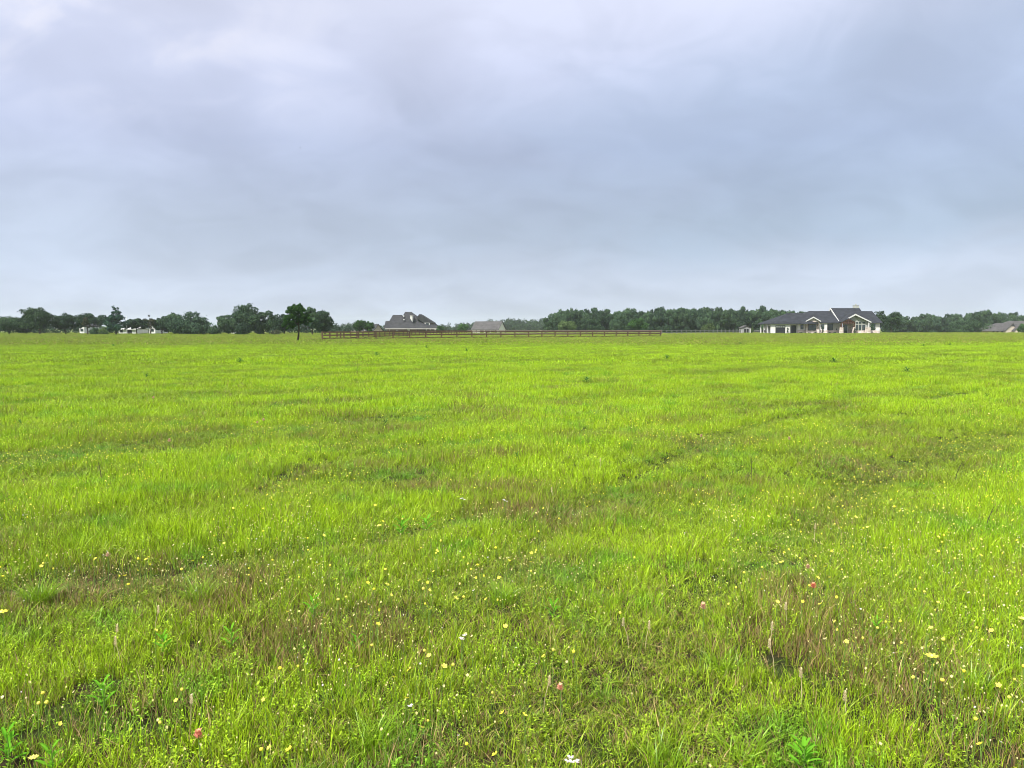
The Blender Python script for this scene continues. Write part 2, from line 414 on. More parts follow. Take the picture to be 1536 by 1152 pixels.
for i in range(5):
    source(gcol, 'grass_tuft', vid, herb_mesh('low_herb', 7, .05, .085 + .012 * i, .009 + .0013 * i, M['grass'], 140 + i)); lh.append(vid); vid += 1
lt = addlod([(60, .13, .012, .05, .0032, 2.6, 3, 160 + i) for i in range(4)])
l1 = addlod([(28, .09, .05, .155, .0055, .4, 3, 200 + i) for i in range(6)] + [(16, .07, .08, .21, .0050, .55, 3, 220 + i) for i in range(2)])
l2 = addlod([(90, .32, .05, .15, .012, .5, 2, 300 + i) for i in range(6)])
l3 = addlod([(260, 1.15, .06, .16, .035, .5, 2, 400 + i) for i in range(5)])
def scatter(y0, y1, dens, ids, wts, mg, sbase, seed, soft=0.0):
    r = np.random.RandomState(seed)
    W = lambda y: .80 * y + mg
    area = (W(y0) + W(y1)) * (y1 - y0)
    n = int(area * dens * 1.0)
    # sample y with density proportional to width
    y = y0 + (y1 - y0) * r.rand(int(n * 2.2)); keep = r.rand(len(y)) < W(y) / W(y1); y = y[keep][:n]
    x = (r.rand(len(y)) * 2 - 1) * W(y)
    lush, dry, hue, hgt, bare, t = fields(x, y)
    k = r.rand(len(x)) > bare * (.4 + .5 * (1 - ss(3.5, 6.5, y)))
    x, y, lush, dry, hue, hgt = (q[k] for q in (x, y, lush, dry, hue, hgt))
    z = gz(x, y); n = len(x)
    rot = np.stack([r.randn(n) * .10, r.randn(n) * .10, r.rand(n) * 6.283], -1)
    s = sbase * (.8 + .4 * r.rand(n)); scl = np.stack([s * 1.0, s * 1.0, s * hgt], -1)
    var = np.stack([np.clip(dry + r.randn(n) * .06, 0, 1), np.clip(lush + r.randn(n) * .10, 0, 1), np.clip(hue + r.randn(n) * .05, 0, 1)], -1)
    vi = r.choice(ids, n, p=wts)
    return np.stack([x, y, z], -1), rot, scl, vi, var
def eq(n): return np.ones(n) / n
w0 = np.array([1.0] * 6 + [.45] * 3 + [.7] * 3); w0 /= w0.sum()
w1 = np.array([1.0] * 6 + [.5] * 2); w1 /= w1.sum()
parts = [scatter(.6, 7.5, 120, lh, eq(5), 2.2, 1.1, 31), scatter(7.5, 20, 60, lh, eq(5), 2.5, 1.5, 32), scatter(.6, 7.5, 600, l0, w0, 2.2, .92, 1), scatter(7.5, 13, 300, l0, w0, 2.5, 1.0, 2), scatter(13, 32, 110, l1, w1, 3, 1.1, 3),
         scatter(32, 75, 11.0, l2, eq(len(l2)), 4, 1.1, 4), scatter(75, 262, 1.1, l3, eq(len(l3)), 6, 1.0, 5)]
for a in ((.6, 7.5, 50), (7.5, 16, 10)):
    q = list(scatter(a[0], a[1], a[2], lt, eq(4), 2.2, 1.0, 6)); q[4][:, 0] = .35 + .65 * np.random.RandomState(3).rand(len(q[4])); parts.append(tuple(q))
grass = instancer('grass', *[np.concatenate([p[i] for p in parts]) for i in range(5)], gcol)
tag(grass, 'bright green meadow grass growing across the whole open field', 'grass', kind='stuff')
print('grass instances', sum(len(p[0]) for p in parts))
# ------------------------------------------------------------------ flowers, weeds
def at_height(px, py, h):
    v = (py - 576) / F; u = (px - 768) / F; z = h
    for _ in range(6):
        t = (H - z) / (SP + v * CP); x, y = u * t, (CP - v * SP) * t; z = GZ(x, y) + h
    return x, y, GZ(x, y)
def petalmat(name, c, c2, trans=.3):
    def b(nt, out):
        oi = N(nt, 'ShaderNodeObjectInfo'); k = mixc(nt, oi.outputs['Random'], rgb(*c), rgb(*c2))
        d = N(nt, 'ShaderNodeBsdfDiffuse'); S(nt, d, 0, k); t = N(nt, 'ShaderNodeBsdfTranslucent'); S(nt, t, 0, k)
        m = N(nt, 'ShaderNodeMixShader'); S(nt, m, 0, trans); nt.links.new(d.outputs[0], m.inputs[1]); nt.links.new(t.outputs[0], m.inputs[2])
        nt.links.new(m.outputs[0], out.inputs[0])
    return mat(name, b)
M['yellow'] = petalmat('yellow_petal', (.85, .78, .07), (.82, .74, .16))
M['cream'+'_petal'] = petalmat('cream_petal', (.78, .74, .26), (.72, .62, .36))
M['white_petal'] = petalmat('white_petal', (.62, .60, .60), (.60, .52, .52))
M['pink'] = petalmat('salmon_petal', (.72, .24, .17), (.74, .36, .26))
M['pale_pink'] = petalmat('pale_pink_petal', (.62, .36, .28), (.6, .42, .3))
M['stem'] = plain('green_stem', (.12, .22, .035), .6, .3, 20)
M['weed'] = petalmat('bright_weed_leaf', (.11, .32, .02), (.15, .36, .025), .35)
M['weed_dark'] = petalmat('dull_weed_leaf', (.06, .14, .035), (.08, .18, .04), .3)
M['seed'] = petalmat('pale_seed_head', (.6, .5, .3), (.66, .56, .36), .3)
M['drystalk'] = plain('dark_dry_stalk', (.06, .05, .03), .9, .3, 20)
def clumpb(nt, out):
    at = N(nt, 'ShaderNodeAttribute', attribute_name='tint'); a = N(nt, 'ShaderNodeSeparateXYZ'); nt.links.new(at.outputs['Vector'], a.inputs[0])
    c = mixc(nt, a.outputs[0], rgb(.12, .24, .012), rgb(.28, .46, .01))
    d = N(nt, 'ShaderNodeBsdfPrincipled'); S(nt, d, 'Base Color', c); S(nt, d, 'Roughness', .4)
    t = N(nt, 'ShaderNodeBsdfTranslucent'); S(nt, t, 0, c)
    m = N(nt, 'ShaderNodeMixShader'); S(nt, m, 0, .35); nt.links.new(d.outputs[0], m.inputs[1]); nt.links.new(t.outputs[0], m.inputs[2])
    nt.links.new(m.outputs[0], out.inputs[0])
M['clump'] = mat('arching_grass', clumpb)
def flower_mesh(name, h, rad, npet, petal, cup, seed, lean=.02, center=None):
    r = random.Random(seed); a = r.uniform(0, 6.28); top = Vector((math.cos(a) * lean, math.sin(a) * lean, h))
    mb = MB().tube([(0, 0, -.01), (top.x * .4, top.y * .4, h * .55), tuple(top)], [.0014, .0012, .0010], 4)
    ns = len(mb.f)
    tilt = Matrix.Rotation(r.uniform(-.5, .5), 3, 'X') @ Matrix.Rotation(r.uniform(-.5, .5), 3, 'Y')
    for i in range(npet):
        t = 6.283 * i / npet + r.uniform(-.1, .1); dw = 3.0 / npet
        def pt(ra, an, z): return tuple(top + tilt @ Vector((math.cos(an) * ra, math.sin(an) * ra, z)))
        mb.poly([pt(rad * .1, t, 0), pt(rad * .7, t - dw, cup * .6), pt(rad, t - dw * .4, cup), pt(rad, t + dw * .4, cup), pt(rad * .7, t + dw, cup * .6)])
    n1 = len(mb.f)
    k = rad * .3
    mb.poly([tuple(top + tilt @ Vector((math.cos(i * 1.047) * k, math.sin(i * 1.047) * k, cup * .4 + .001))) for i in range(6)])
    me = bpy.data.meshes.new(name); me.from_pydata(mb.v, [], mb.f)
    for m in (M['stem'], petal, center or petal): me.materials.append(m)
    me.polygons.foreach_set('material_index', [0] * ns + [1] * (n1 - ns) + [2] * (len(mb.f) - n1)); me.update(); return me
def ball_mesh(name, h, rad, petal, seed, lean=.02):
    r = random.Random(seed); a = r.uniform(0, 6.28); top = (math.cos(a) * lean, math.sin(a) * lean, h)
    mb = MB().tube([(0, 0, -.01), (top[0] * .4, top[1] * .4, h * .55), (top[0], top[1], h - rad * .5)], [.0013, .0011, .0009], 4); ns = len(mb.f)
    mb.tube([(top[0], top[1], h + z * rad) for z in (-.75, -.45, .1, .55, .8)], [rad * q for q in (.35, .8, 1, .75, .3)], 7)
    me = bpy.data.meshes.new(name); me.from_pydata(mb.v, [], mb.f)
    for m in (M['stem'], petal): me.materials.append(m)
    me.polygons.foreach_set('material_index', [0] * ns + [1] * (len(mb.f) - ns)); me.update(); return me
YF = [flower_mesh('yellow_wildflower', h, rd, 5, M['yellow'], rd * .45, 40 + i) for i, (h, rd) in enumerate([(.15, .0085), (.12, .0075), (.18, .0095), (.10, .0065), (.16, .0075)])]
YF[1] = ball_mesh('yellow_wildflower', .12, .0062, M['yellow'], 51); YF[3] = ball_mesh('yellow_wildflower', .10, .0054, M['yellow'], 52); YF[4] = ball_mesh('yellow_wildflower', .15, .0068, M['yellow'], 53)
CF = [flower_mesh('cream_wildflower', h, rd, 6, M['cream_petal'], rd * .4, 60 + i) for i, (h, rd) in enumerate([(.13, .006), (.10, .0055), (.16, .007)])]
CF[0] = ball_mesh('cream_wildflower', .12, .0046, M['cream_petal'], 54); CF[1] = ball_mesh('cream_wildflower', .10, .0038, M['cream_petal'], 55)
WF = [flower_mesh('white_wildflower', h, rd, 5, M['white_petal'], rd * .3, 70 + i) for i, (h, rd) in enumerate([(.14, .0075), (.11, .006)])]
BF = [flower_mesh('pale_blossom', h, rd, 5, M['pale_pink'] if i % 2 else M['cream_petal'], rd * .35, 80 + i, .04, M['yellow']) for i, (h, rd) in enumerate([(.22, .020), (.19, .017), (.25, .023), (.2, .016)])]
def fdens(x, y):
    return np.clip((fbm(x / .9 + 3, y / .9, 91, 2) - .45) * 5, .07, 1)
# 300 nearest yellow flowers as things
rr = np.random.RandomState(5); cnt = 0; near_xy = []
YC = [(5.8, 4.4)]
while cnt < 300:
    y = 2.1 + 3.7 * rr.rand(); x = (rr.rand() * 2 - 1) * (.70 * y + .1)
    if rr.rand() > fdens(np.array([x]), np.array([y]))[0]: continue
    me = YF[rr.randint(5)]
    o = bpy.data.objects.new('yellow_wildflower', me); COL.objects.link(o)
    o.location = (x, y, GZ(x, y)); o.rotation_euler = (0, 0, rr.rand() * 6.28); s = .75 + .6 * rr.rand(); o.scale = (s, s, 1.0 + .4 * rr.rand())
    tag(o, 'small yellow wildflower on a thin stem in the nearest grass', 'wildflower', 'small yellow wildflowers in the foreground'); cnt += 1
wcol = bpy.data.collections.new('flower_sources')
for i, me in enumerate(YF + CF + WF + BF): source(wcol, 'wildflower', i, me)
def flowers():
    r = np.random.RandomState(8); out = []
    for (y0, y1, dens, kinds, wts) in ((1.6, 6.0, 200, list(range(5, 10)), [2, 2, 1.5, .2, .15]), (5.8, 12, 105, list(range(10)), [2, 2, 2, 2, 2, 1.5, 1.5, 1.5, .15, .15]), (12, 26, 13, list(range(10)), [2, 2, 2, 1, 2, 1.2, 1, 1, .1, .1]),
                                        (9, 60, .10, [10, 11, 12, 13], [1, 1, 1, 1]), (26, 60, 1.0, list(range(5)), [1] * 5)):
        n = int((.8 * (y0 + y1) + 4) * (y1 - y0) * dens)
        y = y0 + (y1 - y0) * r.rand(n * 2); y = y[r.rand(n * 2) < (.8 * y + 2) / (.8 * y1 + 2)][:n]; x = (r.rand(len(y)) * 2 - 1) * (.8 * y + 2)
        k = r.rand(len(x)) < fdens(x, y); x, y = x[k], y[k]; n = len(x)
        s = .42 + .42 * r.rand(n); w = np.array(wts, float); w /= w.sum()
        g = 1 + .15 * ss(20, 40, y)
        out.append((np.stack([x, y, gz(x, y)], -1), np.stack([r.randn(n) * .1, r.randn(n) * .1, r.rand(n) * 6.28], -1), np.stack([s * g, s * g, s ** .5 * 1.3], -1), r.choice(kinds, n, p=w), np.zeros((n, 3))))
    o = instancer('wildflowers', *[np.concatenate([p[i] for p in out]) for i in range(5)], wcol)
    tag(o, 'tiny yellow and cream wildflowers scattered through the meadow grass', 'wildflowers', kind='stuff')
    print('flowers', sum(len(p[0]) for p in out))
flowers()
def paintbrush(px, py, size, h, label, pale=False):
    x, y, z = at_height(px, py, h); o = empty('paintbrush_flower', (x, y, z), 0, label, 'wildflower', 'salmon pink paintbrush flowers')
    MB().tube([(0, 0, -.01), (.004, 0, h * .5), (0, 0, h * .95)], [.0022, .002, .0018], 5).build('stem', M['stem'], o)
    r = random.Random(int(px)); mb = MB()
    for i in range(20):
        a = i * 2.4; t = i / 20; L = size * (.55 - .2 * t) * r.uniform(.8, 1.2); z0 = h * .93 + size * .55 * t - size * .35; w = size * .13
        d = Vector((math.cos(a), math.sin(a), .55 + .9 * t)).normalized(); s = Vector((-math.sin(a), math.cos(a), 0)); b0 = Vector((0, 0, z0)); e = b0 + d * L
        mb.poly([b0 - s * w * .3, b0 + d * L * .6 - s * w, e - s * w * .4, e + s * w * .4, b0 + d * L * .6 + s * w, b0 + s * w * .3])
    mb.build('blossom', M['pale_pink'] if pale else M['pink'], o)
    cb = MB()
    for i in range(7):
        a = i * .9; d = Vector((math.cos(a), math.sin(a), 2.2)).normalized() * size * .38; q = Vector((-math.sin(a), math.cos(a), 0)) * size * .05; b0 = Vector((0, 0, h * .95))
        cb.poly([b0 - q, b0 + d * .6 - q, b0 + d, b0 + d * .6 + q, b0 + q])
    cb.build('pale_bracts', M['cream_petal'], o)
for a in [(297, 1097, .042, .16, 'salmon pink flower near the bottom left corner, the nearest pink one'),
          (840, 1027, .034, .16, 'pink flower in the lower middle among small yellow flowers'),
          (1220, 875, .040, .18, 'salmon pink flower right of centre, farther back than the pale one beside it'),
          (1055, 906, .042, .18, 'pale pink flower above the brown patch right of centre', True),
          (1212, 847, .034, .18, 'tiny pale pink flower just behind the salmon pink one on the right', True),
          (395, 628, .05, .22, 'pinkish flower head far out left, nearest the dark leafy weed', True),
          (386, 632, .045, .2, 'pinkish flower head far out left, immediately left of its taller neighbour', True),
          (254, 659, .06, .2, 'pink flower head at left, beyond the greyish stalks', True),
          (1184, 656, .05, .2, 'pale pink flower head at the right, beyond the tall dark stalk', True),
          (1052, 652, .05, .2, 'orange pink flower head in the mid field right of centre', True),
          (230, 595, .06, .24, 'orange tinted flower head far out in the left of the field', True),
          (161, 830, .035, .17, 'pale pink flower at the left among pale grass tips', True)]: paintbrush(*a)
def whiteflower(px, py, label, n=3):
    x, y, z = at_height(px, py, .14); o = empty('white_flower_cluster', (x, y, z), 0, label, 'wildflower', 'white flower clusters'); r = random.Random(px)
    st = MB(); pb = MB()
    for i in range(n):
        e = Vector((r.uniform(-.02, .02), r.uniform(-.02, .02), .14 + r.uniform(-.015, .015))); st.tube([(0, 0, -.01), tuple(e * .55), tuple(e)], [.0015, .0013, .001], 4)
        for k in range(5):
            t = k * 1.257 + r.random(); w = .007
            c = e + Vector((math.cos(t), math.sin(t), .15)) * .006; s = Vector((-math.sin(t), math.cos(t), 0)) * w * .6; d = Vector((math.cos(t), math.sin(t), .25)) * w
            pb.poly([e - s * .3, c + d * .4 - s, c + d, c + d * .4 + s, e + s * .3])
    st.build('stem', M['stem'], o); pb.build('petals', M['white_petal'], o)
whiteflower(857, 1143, 'white flower cluster at the bottom edge in the middle', 4)
whiteflower(692, 958, 'white flower cluster left of centre in the lower grass', 3)
whiteflower(695, 748, 'white flower cluster farther back near the middle of the field', 3)
whiteflower(758, 752, 'white flower cluster just right of another near the field middle', 3)
whiteflower(620, 1060, 'single white flower with dark gap behind it left of centre', 1)
def bigyellow(px, py, label, s=.03, h=.2):
    x, y, z = at_height(px, py, h); o = empty('yellow_daisy', (x, y, z), 0, label, 'wildflower', 'larger yellow daisies')
    MB().tube([(0, 0, -.01), (.01, 0, h * .5), (0, 0, h)], [.002, .0018, .0014], 5).build('stem', M['stem'], o)
    mb = MB(); 
    for k in range(9):
        t = k * .698; c = Vector((math.cos(t), math.sin(t), .12)); q = Vector((-math.sin(t), math.cos(t), 0)); b0 = Vector((0, 0, h))
        mb.poly([b0, b0 + c * s * .6 - q * s * .2, b0 + c * s - q * s * .1, b0 + c * s + q * s * .1, b0 + c * s * .6 + q * s * .2])
    mb.build('petals', M['yellow'], o)
    MB().tube([(0, 0, h - .001), (0, 0, h + .005)], [s * .22, s * .16], 8).build('flower_centre', M['cream_petal'], o)
bigyellow(1398, 984, 'flat yellow daisy at the right, widest yellow flower in view', .026)
bigyellow(2, 918, 'yellow daisy cut by the left edge of the picture', .03)
bigyellow(50, 1136, 'yellow flower in the bottom left corner by the broad leaved weed', .016, .16)
bigyellow(1535, 928, 'pale yellow flower at the right edge', .022)
def weed(px, py, h, n, L, label, dark=False, up=.6, group=None):
    x, y, z = ground_at(px, py)
    if dark: h, L = h * .5, L * .55
    o = empty('broadleaf_weed', (x, y, z), 0, label, 'weed', group or ('dull leafy weeds' if dark else 'bright leafy weeds')); r = random.Random(int(px * 7 + py))
    MB().tube([(0, 0, -.01), (.004, .003, h * .5), (0, 0, h)], [.003, .0025, .0015], 5).build('stem', M['stem'], o)
    mb = MB()
    for i in range(n):
        t = (i + .5) / n; a = i * 2.4 + r.uniform(-.3, .3); l = L * (1 - .45 * t) * r.uniform(.8, 1.15); w = l * .14; e_ = up + .8 * t
        b0 = Vector((0, 0, h * (.08 + .9 * t))); q = Vector((-math.sin(a), math.cos(a), 0)); rad = Vector((math.cos(a), math.sin(a), 0))
        p1 = b0 + rad * l * .4 + Vector((0, 0, l * .4 * e_)); p2 = b0 + rad * l * .75 + Vector((0, 0, l * .6 * e_)); p3 = b0 + rad * l + Vector((0, 0, l * .62 * e_)); dn = Vector((0, 0, -w * .35))
        mb.poly([b0, p1 - q * w, p1 + dn]); mb.poly([b0, p1 + dn, p1 + q * w]); mb.poly([p1 + dn, p1 - q * w, p2 - q * w * .8, p2 + dn]); mb.poly([p1 + q * w, p1 + dn, p2 + dn, p2 + q * w * .8])
        mb.poly([p2 + dn, p2 - q * w * .8, p3]); mb.poly([p2 + q * w * .8, p2 + dn, p3])
    mb.build('leaves', M['weed_dark'] if dark else M['weed'], o)
for a in [(12, 1150, .12, 12, .075, 'bright green broad leaved weed at the bottom left edge'), (78, 1172, .13, 14, .06, 'bright leafy weed right of another in the bottom left corner'),
          (1205, 1160, .10, 18, .075, 'bright green leafy weed at the bottom edge, right of centre'), (245, 985, .10, 12, .065, 'bright leafy weed at left, behind the dark gap'),
          (347, 982, .12, 12, .065, 'bright leafy weed right of a similar one at left'), (470, 930, .12, 10, .07, 'upright bright weed left of centre above brownish grass'),
          (535, 985, .09, 10, .06, 'small bright weed beside yellow flowers left of centre'), (155, 1070, .12, 12, .07, 'soft green leafy weed between yellow flowers at left'),
          (1315, 960, .1, 12, .06, 'bright weed with narrow leaves in the right foreground'), (603, 806, .12, 12, .09, 'bright green weed in the middle ground left of centre'),
          (640, 800, .10, 12, .09, 'vivid green low weed just right of a similar weed, middle ground'), (830, 932, .1, 10, .06, 'small bright weed in a hollow near the middle')]: weed(*a)
for a in [(30, 640, .22, 16, .13, 'dark upright weed topped by a pale flower at the far left', True), (283, 642, .14, 14, .14, 'dark spreading weed at left, in the mid field', True, .3), (413, 610, .14, 14, .18, 'dark flat weed clump in front of the lone tree', True, .25),
          (578, 642, .22, 18, .17, 'dark leafy weed in the mid field, right of the flat clump', True, .5), (490, 606, .2, 14, .16, 'dark bushy weed between the flat clump and the leafy one', True, .5), (775, 692, .16, 18, .14, 'large dark green weed near the middle of the field', True, .5),
          (1060, 735, .16, 12, .06, 'greyish weed right of the middle in the mid field', True), (1290, 612, .16, 12, .15, 'dark weed beside the long wheel track', True), (880, 575, .3, 18, .3, 'dark wide weed clump far out right of centre', True, .4),
          (1480, 600, .2, 14, .2, 'dark weed near the right edge by the track', True), (220, 568, .25, 14, .25, 'dark weed far out on the left', True), (1360, 560, .3, 14, .4, 'dark weed patch far out at the right', True, .3), (1500, 622, .16, 14, .16, 'low dark weed at the right edge', True, .3),
          (160, 700, .14, 14, .09, 'bluish green weed at left in the mid field', True), (350, 860, .10, 10, .07, 'dark broad weed by the yellow flower patch at left', True, .4)]: weed(*a)
for (px, py, sp) in [(105, 515, 1), (170, 520, 1), (640, 523, 1), (565, 535, 1), (1110, 517, 1), (1385, 520, 1), (1425, 519, 1), (700, 528, 1), (360, 545, 1), (1000, 540, 1), (1250, 545, 1)]:
    weed(px, py, .35, 16, .45, 'dark tuft of weeds standing out of the distant grass', True, .4, 'distant dark weed tufts')
def stalk(px0, py0, px1, py1, label):
    x, y, z = ground_at(px0, py0); t = y; X1 = PX(px1, t) ; Z1 = PZ(py1, t)
    o = MB().tube([(0, 0, -.02), ((X1 - x) * .45, .01, (Z1 - z) * .5), (X1 - x, 0, Z1 - z)], [.0035, .003, .0015], 5)
    b = (Z1 - z)
    o.tube([((X1 - x) * .7, 0, b * .75), ((X1 - x) * .7 + .03, .01, b * .9)], [.0018, .001], 4); o.tube([((X1 - x) * .5, 0, b * .55), ((X1 - x) * .5 - .03, .01, b * .7)], [.0018, .001], 4)
    o = o.build('dry_stalk', M['drystalk'], None); o.location = (x, y, z); tag(o, label, 'dry stalk', 'dark dry stalks standing above the grass')
for a in [(1430, 728, 1442, 692, 'leaning dark stalk near the right edge, longest one'), (1128, 725, 1126, 684, 'upright dark stalk with side twigs right of centre'), (1477, 800, 1489, 760, 'leaning dark stalk low at the right edge'), (1357, 655, 1368, 640, 'short dark stalk at the right in the mid field'),
          (483, 690, 478, 655, 'tall thin stalk left of centre in the mid field'), (153, 725, 148, 690, 'thin dark stalk at left in the mid field'), (537, 575, 537, 545, 'dark stalk far out in front of the brick house'), (110, 655, 107, 630, 'short dark stalk right of the upright weed at far left'), (1250, 600, 1250, 588, 'short upright stalk far out below the white house')]: stalk(*a)
def seedhead(px, py, h, L, label):
    x, y, z = at_height(px, py, h); o = empty('seed_head_grass', (x, y, z), 0, label, 'grass stalk', 'pale seed head stalks'); r = random.Random(int(px)); ln = r.uniform(-.03, .03)
    MB().tube([(0, 0, -.01), (ln * .3, 0, h * .5), (ln, 0, h)], [.0016, .0014, .001], 4).build('stem', M['seed'], o)
    mb = MB()
    for i in range(26):
        t = i / 26; a = i * 2.4; b0 = Vector((ln, 0, h - L * .5 + L * t)); d = Vector((math.cos(a), math.sin(a), 1.1)).normalized() * .015 * (1 - .4 * t); q = Vector((-math.sin(a), math.cos(a), 0)) * .0035
        mb.poly([b0, b0 + d * .5 - q, b0 + d, b0 + d * .5 + q])
    mb.build('seed_head', M['seed'], o)
for i, (px, py, w) in enumerate([(1156, 940, 'left of a pair right of centre'), (1163, 966, 'lower one of a pair right of centre'), (968, 938, 'right of a pair in the middle'), (944, 934, 'left of a pair in the middle'), (1181, 910, 'just above a brown patch on the right'), (1204, 1010, 'by the dark gap at the right'), (1271, 1045, 'in the right foreground near the leafy weed'),
                                 (231, 915, 'at left behind the bright weeds'), (170, 943, 'at left near the pale pink blossom'), (180, 962, 'at left, lower than its neighbour'), (285, 1050, 'above the nearest salmon pink flower'), (901, 690, 'far back near the middle'), (815, 1022, 'beside the pink flower in the lower middle'), (831, 735, 'in the mid field near the white clusters'), (1222, 790, 'mid field at the right')]):
    seedhead(px, py, .13, .042, 'pale seed head stalk ' + w)
def bigclump(px, py, n, h, label, seed):
    x, y, z = ground_at(px, py); me = tuft_mesh('grass_clump', n * 2, .07, h * .45, h * .9, .0038, 1.0, 6, M['clump'], seed, 1.0)
    o = bpy.data.objects.new('grass_clump', me); COL.objects.link(o); o.location = (x, y, z); tag(o, label, 'grass clump', 'arching clumps of coarse grass')
for i, a in enumerate([(755, 905, 70, .22, 'arching grass clump near the middle, tallest of the coarse clumps'), (1085, 1010, 60, .18, 'bright arching clump right of centre beside a brown patch'), (1460, 1040, 60, .2, 'arching clump in the right foreground'), (560, 1120, 60, .2, 'arching clump near the bottom left of centre'), (1000, 1150, 50, .17, 'arching clump at the bottom edge right of centre'),
                       (60, 905, 90, .24, 'soft leaning grass clump at the left edge'), (300, 900, 70, .2, 'leaning grass clump right of the left edge clump'), (1110, 1135, 40, .16, 'small arching clump above the leafy weed at the bottom')]): bigclump(*a, 900 + i)
# ------------------------------------------------------------------ trees
def clumps(r, lobes, nsub, sub):
    out = []
    tot = sum(l[3] * l[5] for l in lobes)
    for (cx, cy, cz, rx, ry, rz) in lobes:
        k = max(3, int(nsub * rx * rz / tot))
        for _ in range(k):
            d = r.randn(3); d /= np.linalg.norm(d) + 1e-9
            q = .35 + .55 * r.rand() ** .7
            out.append((cx + d[0] * rx * q, cy + d[1] * ry * q, cz + d[2] * rz * q, (rx + rz) / 2 * sub * (.7 + .6 * r.rand()), r.rand()))
    return out
def crown_mesh(name, lobes, nsub, sub, nleaf, ls, m, seed):
    r = np.random.RandomState(seed)
    C = np.array(clumps(r, lobes, nsub, sub))
    w = C[:, 3] ** 2; w /= w.sum()
    idx = r.choice(len(C), nleaf, p=w)
    d = r.randn(nleaf, 3); d /= np.linalg.norm(d, axis=1)[:, None]; d[:, 2] = d[:, 2] * .8 + .12
    rad = C[idx, 3] * (.55 + .55 * r.rand(nleaf) ** .6 + .45 * (r.rand(nleaf) < .10) * r.rand(nleaf))
    c = C[idx, :3] + d * rad[:, None]
    nrm = d + r.randn(nleaf, 3) * .55; nrm /= np.linalg.norm(nrm, axis=1)[:, None]
    u = np.cross(nrm, r.randn(nleaf, 3)); u /= np.linalg.norm(u, axis=1)[:, None]
    v = np.cross(nrm, u)
    s = ls * (.55 + .9 * r.rand(nleaf))[:, None]
    V = np.stack([c - u * s * .5, c - v * s * .32 + nrm * s * .08, c + u * s * .5, c + v * s * .32 + nrm * s * .08], 1).reshape(-1, 3)
    Fq = np.arange(nleaf * 4).reshape(-1, 4)
    t = np.stack([np.clip(C[idx, 4] * .7 + r.rand(nleaf) * .5, 0, 1), r.rand(nleaf) ** 2 * (.4 + .6 * C[idx, 4]), r.rand(nleaf)], -1)
    return npmesh(name, V, Fq, m, {'tint': np.repeat(t, 4, 0)})
def trunk_mb(h, rad, crown_r, seed, nl=5, fork=.35):
    r = random.Random(seed); mb = MB()
    pts = [(0, 0, -.15)]; x = y = 0
    for i in range(1, 6):
        x += r.uniform(-.04, .04) * h; y += r.uniform(-.04, .04) * h
        pts.append((x, y, h * i / 5))
    mb.tube(pts, [rad * 1.35, rad, rad * .85, rad * .65, rad * .45, rad * .2], 9)
    for i in range(nl):
        t = r.uniform(fork, .75); a = r.uniform(0, 6.28); b = pts[int(t * 5)]
        L = crown_r * r.uniform(.5, .8)
        e = (b[0] + math.cos(a) * L, b[1] + math.sin(a) * L, b[2] + L * r.uniform(.5, .9))
        mid = ((b[0] + e[0]) / 2, (b[1] + e[1]) / 2, (b[2] + e[2]) / 2 + L * .08)
        mb.tube([b, mid, e], [rad * .45, rad * .3, rad * .08], 6)
    return mb
def tree(name, px, hw, top, Y, leaf, label, cat='tree', group=None, seed=0, base=None, bot=.12, shape='round', nleaf=7000, ls=.36, depth=1.0, trunk=.16, sub=.35, nsub=60, lean=0):
    X = PX(px, Y); g = GZ(X, Y); zt = PZ(top, Y) - g; W = hw / F * Y * (1.12 if Y > 150 and hw > 6 else 1)
    o = empty(name, (X, Y, g), 0, label, cat, group)
    zt *= 1.05; b = zt * bot; hh = (zt - b) / 2; cz = b + hh
    r = np.random.RandomState(seed)
    k = .90
    if shape == 'round':
        L = [(0, 0, cz, W * k, W * k * depth, hh * k), (0, 0, b + hh * 1.52, W * .5, W * .5, hh * .46)]
        for i in range(3):
            a = r.rand() * 6.28; L.append((math.cos(a) * W * .5, math.sin(a) * W * .5 * depth, b + (zt - b) * (.28 + .22 * i), W * .58, W * .58, hh * .55))
    elif shape == 'flat':
        L = [(-W * .35, 0, b + (zt - b) * .50, W * .6, W * .6 * depth, hh * .75), (W * .35, W * .2, b + (zt - b) * .47, W * .6, W * .6, hh * .72), (0, -W * .1, b + (zt - b) * .55, W * .6, W * .6, hh * .8)]
    elif shape == 'cone':
        L = [(0, 0, b + hh * (.28 + .2 * i), W * (1.1 - .115 * i), W * (1.1 - .115 * i), hh * .34) for i in range(8)]
    elif shape == 'mound':
        L = [(0, 0, b + hh * .7, W * .85, W * .8 * depth, hh * .8), (W * .15, 0, b + hh * 1.25, W * .5, W * .5, hh * .6), (-W * .4, 0, b + hh * .6, W * .5, W * .5, hh * .55)]
    me = crown_mesh('crown', L, nsub, sub, nleaf, ls, leaf, seed + 1000)
    c = bpy.data.objects.new('crown', me); COL.objects.link(c); c.parent = o
    trunk_mb(cz * 1.1, trunk * (.6 + zt / 14), W * .7, seed, 5).build('trunk', M['bark'], o)
    return o
LF, LD, LP, LC, LB, LL = (M[k] for k in ('leaf_far', 'leaf_dark', 'leaf_pale', 'leaf_conifer', 'leaf_brown', 'leaf_lone'))
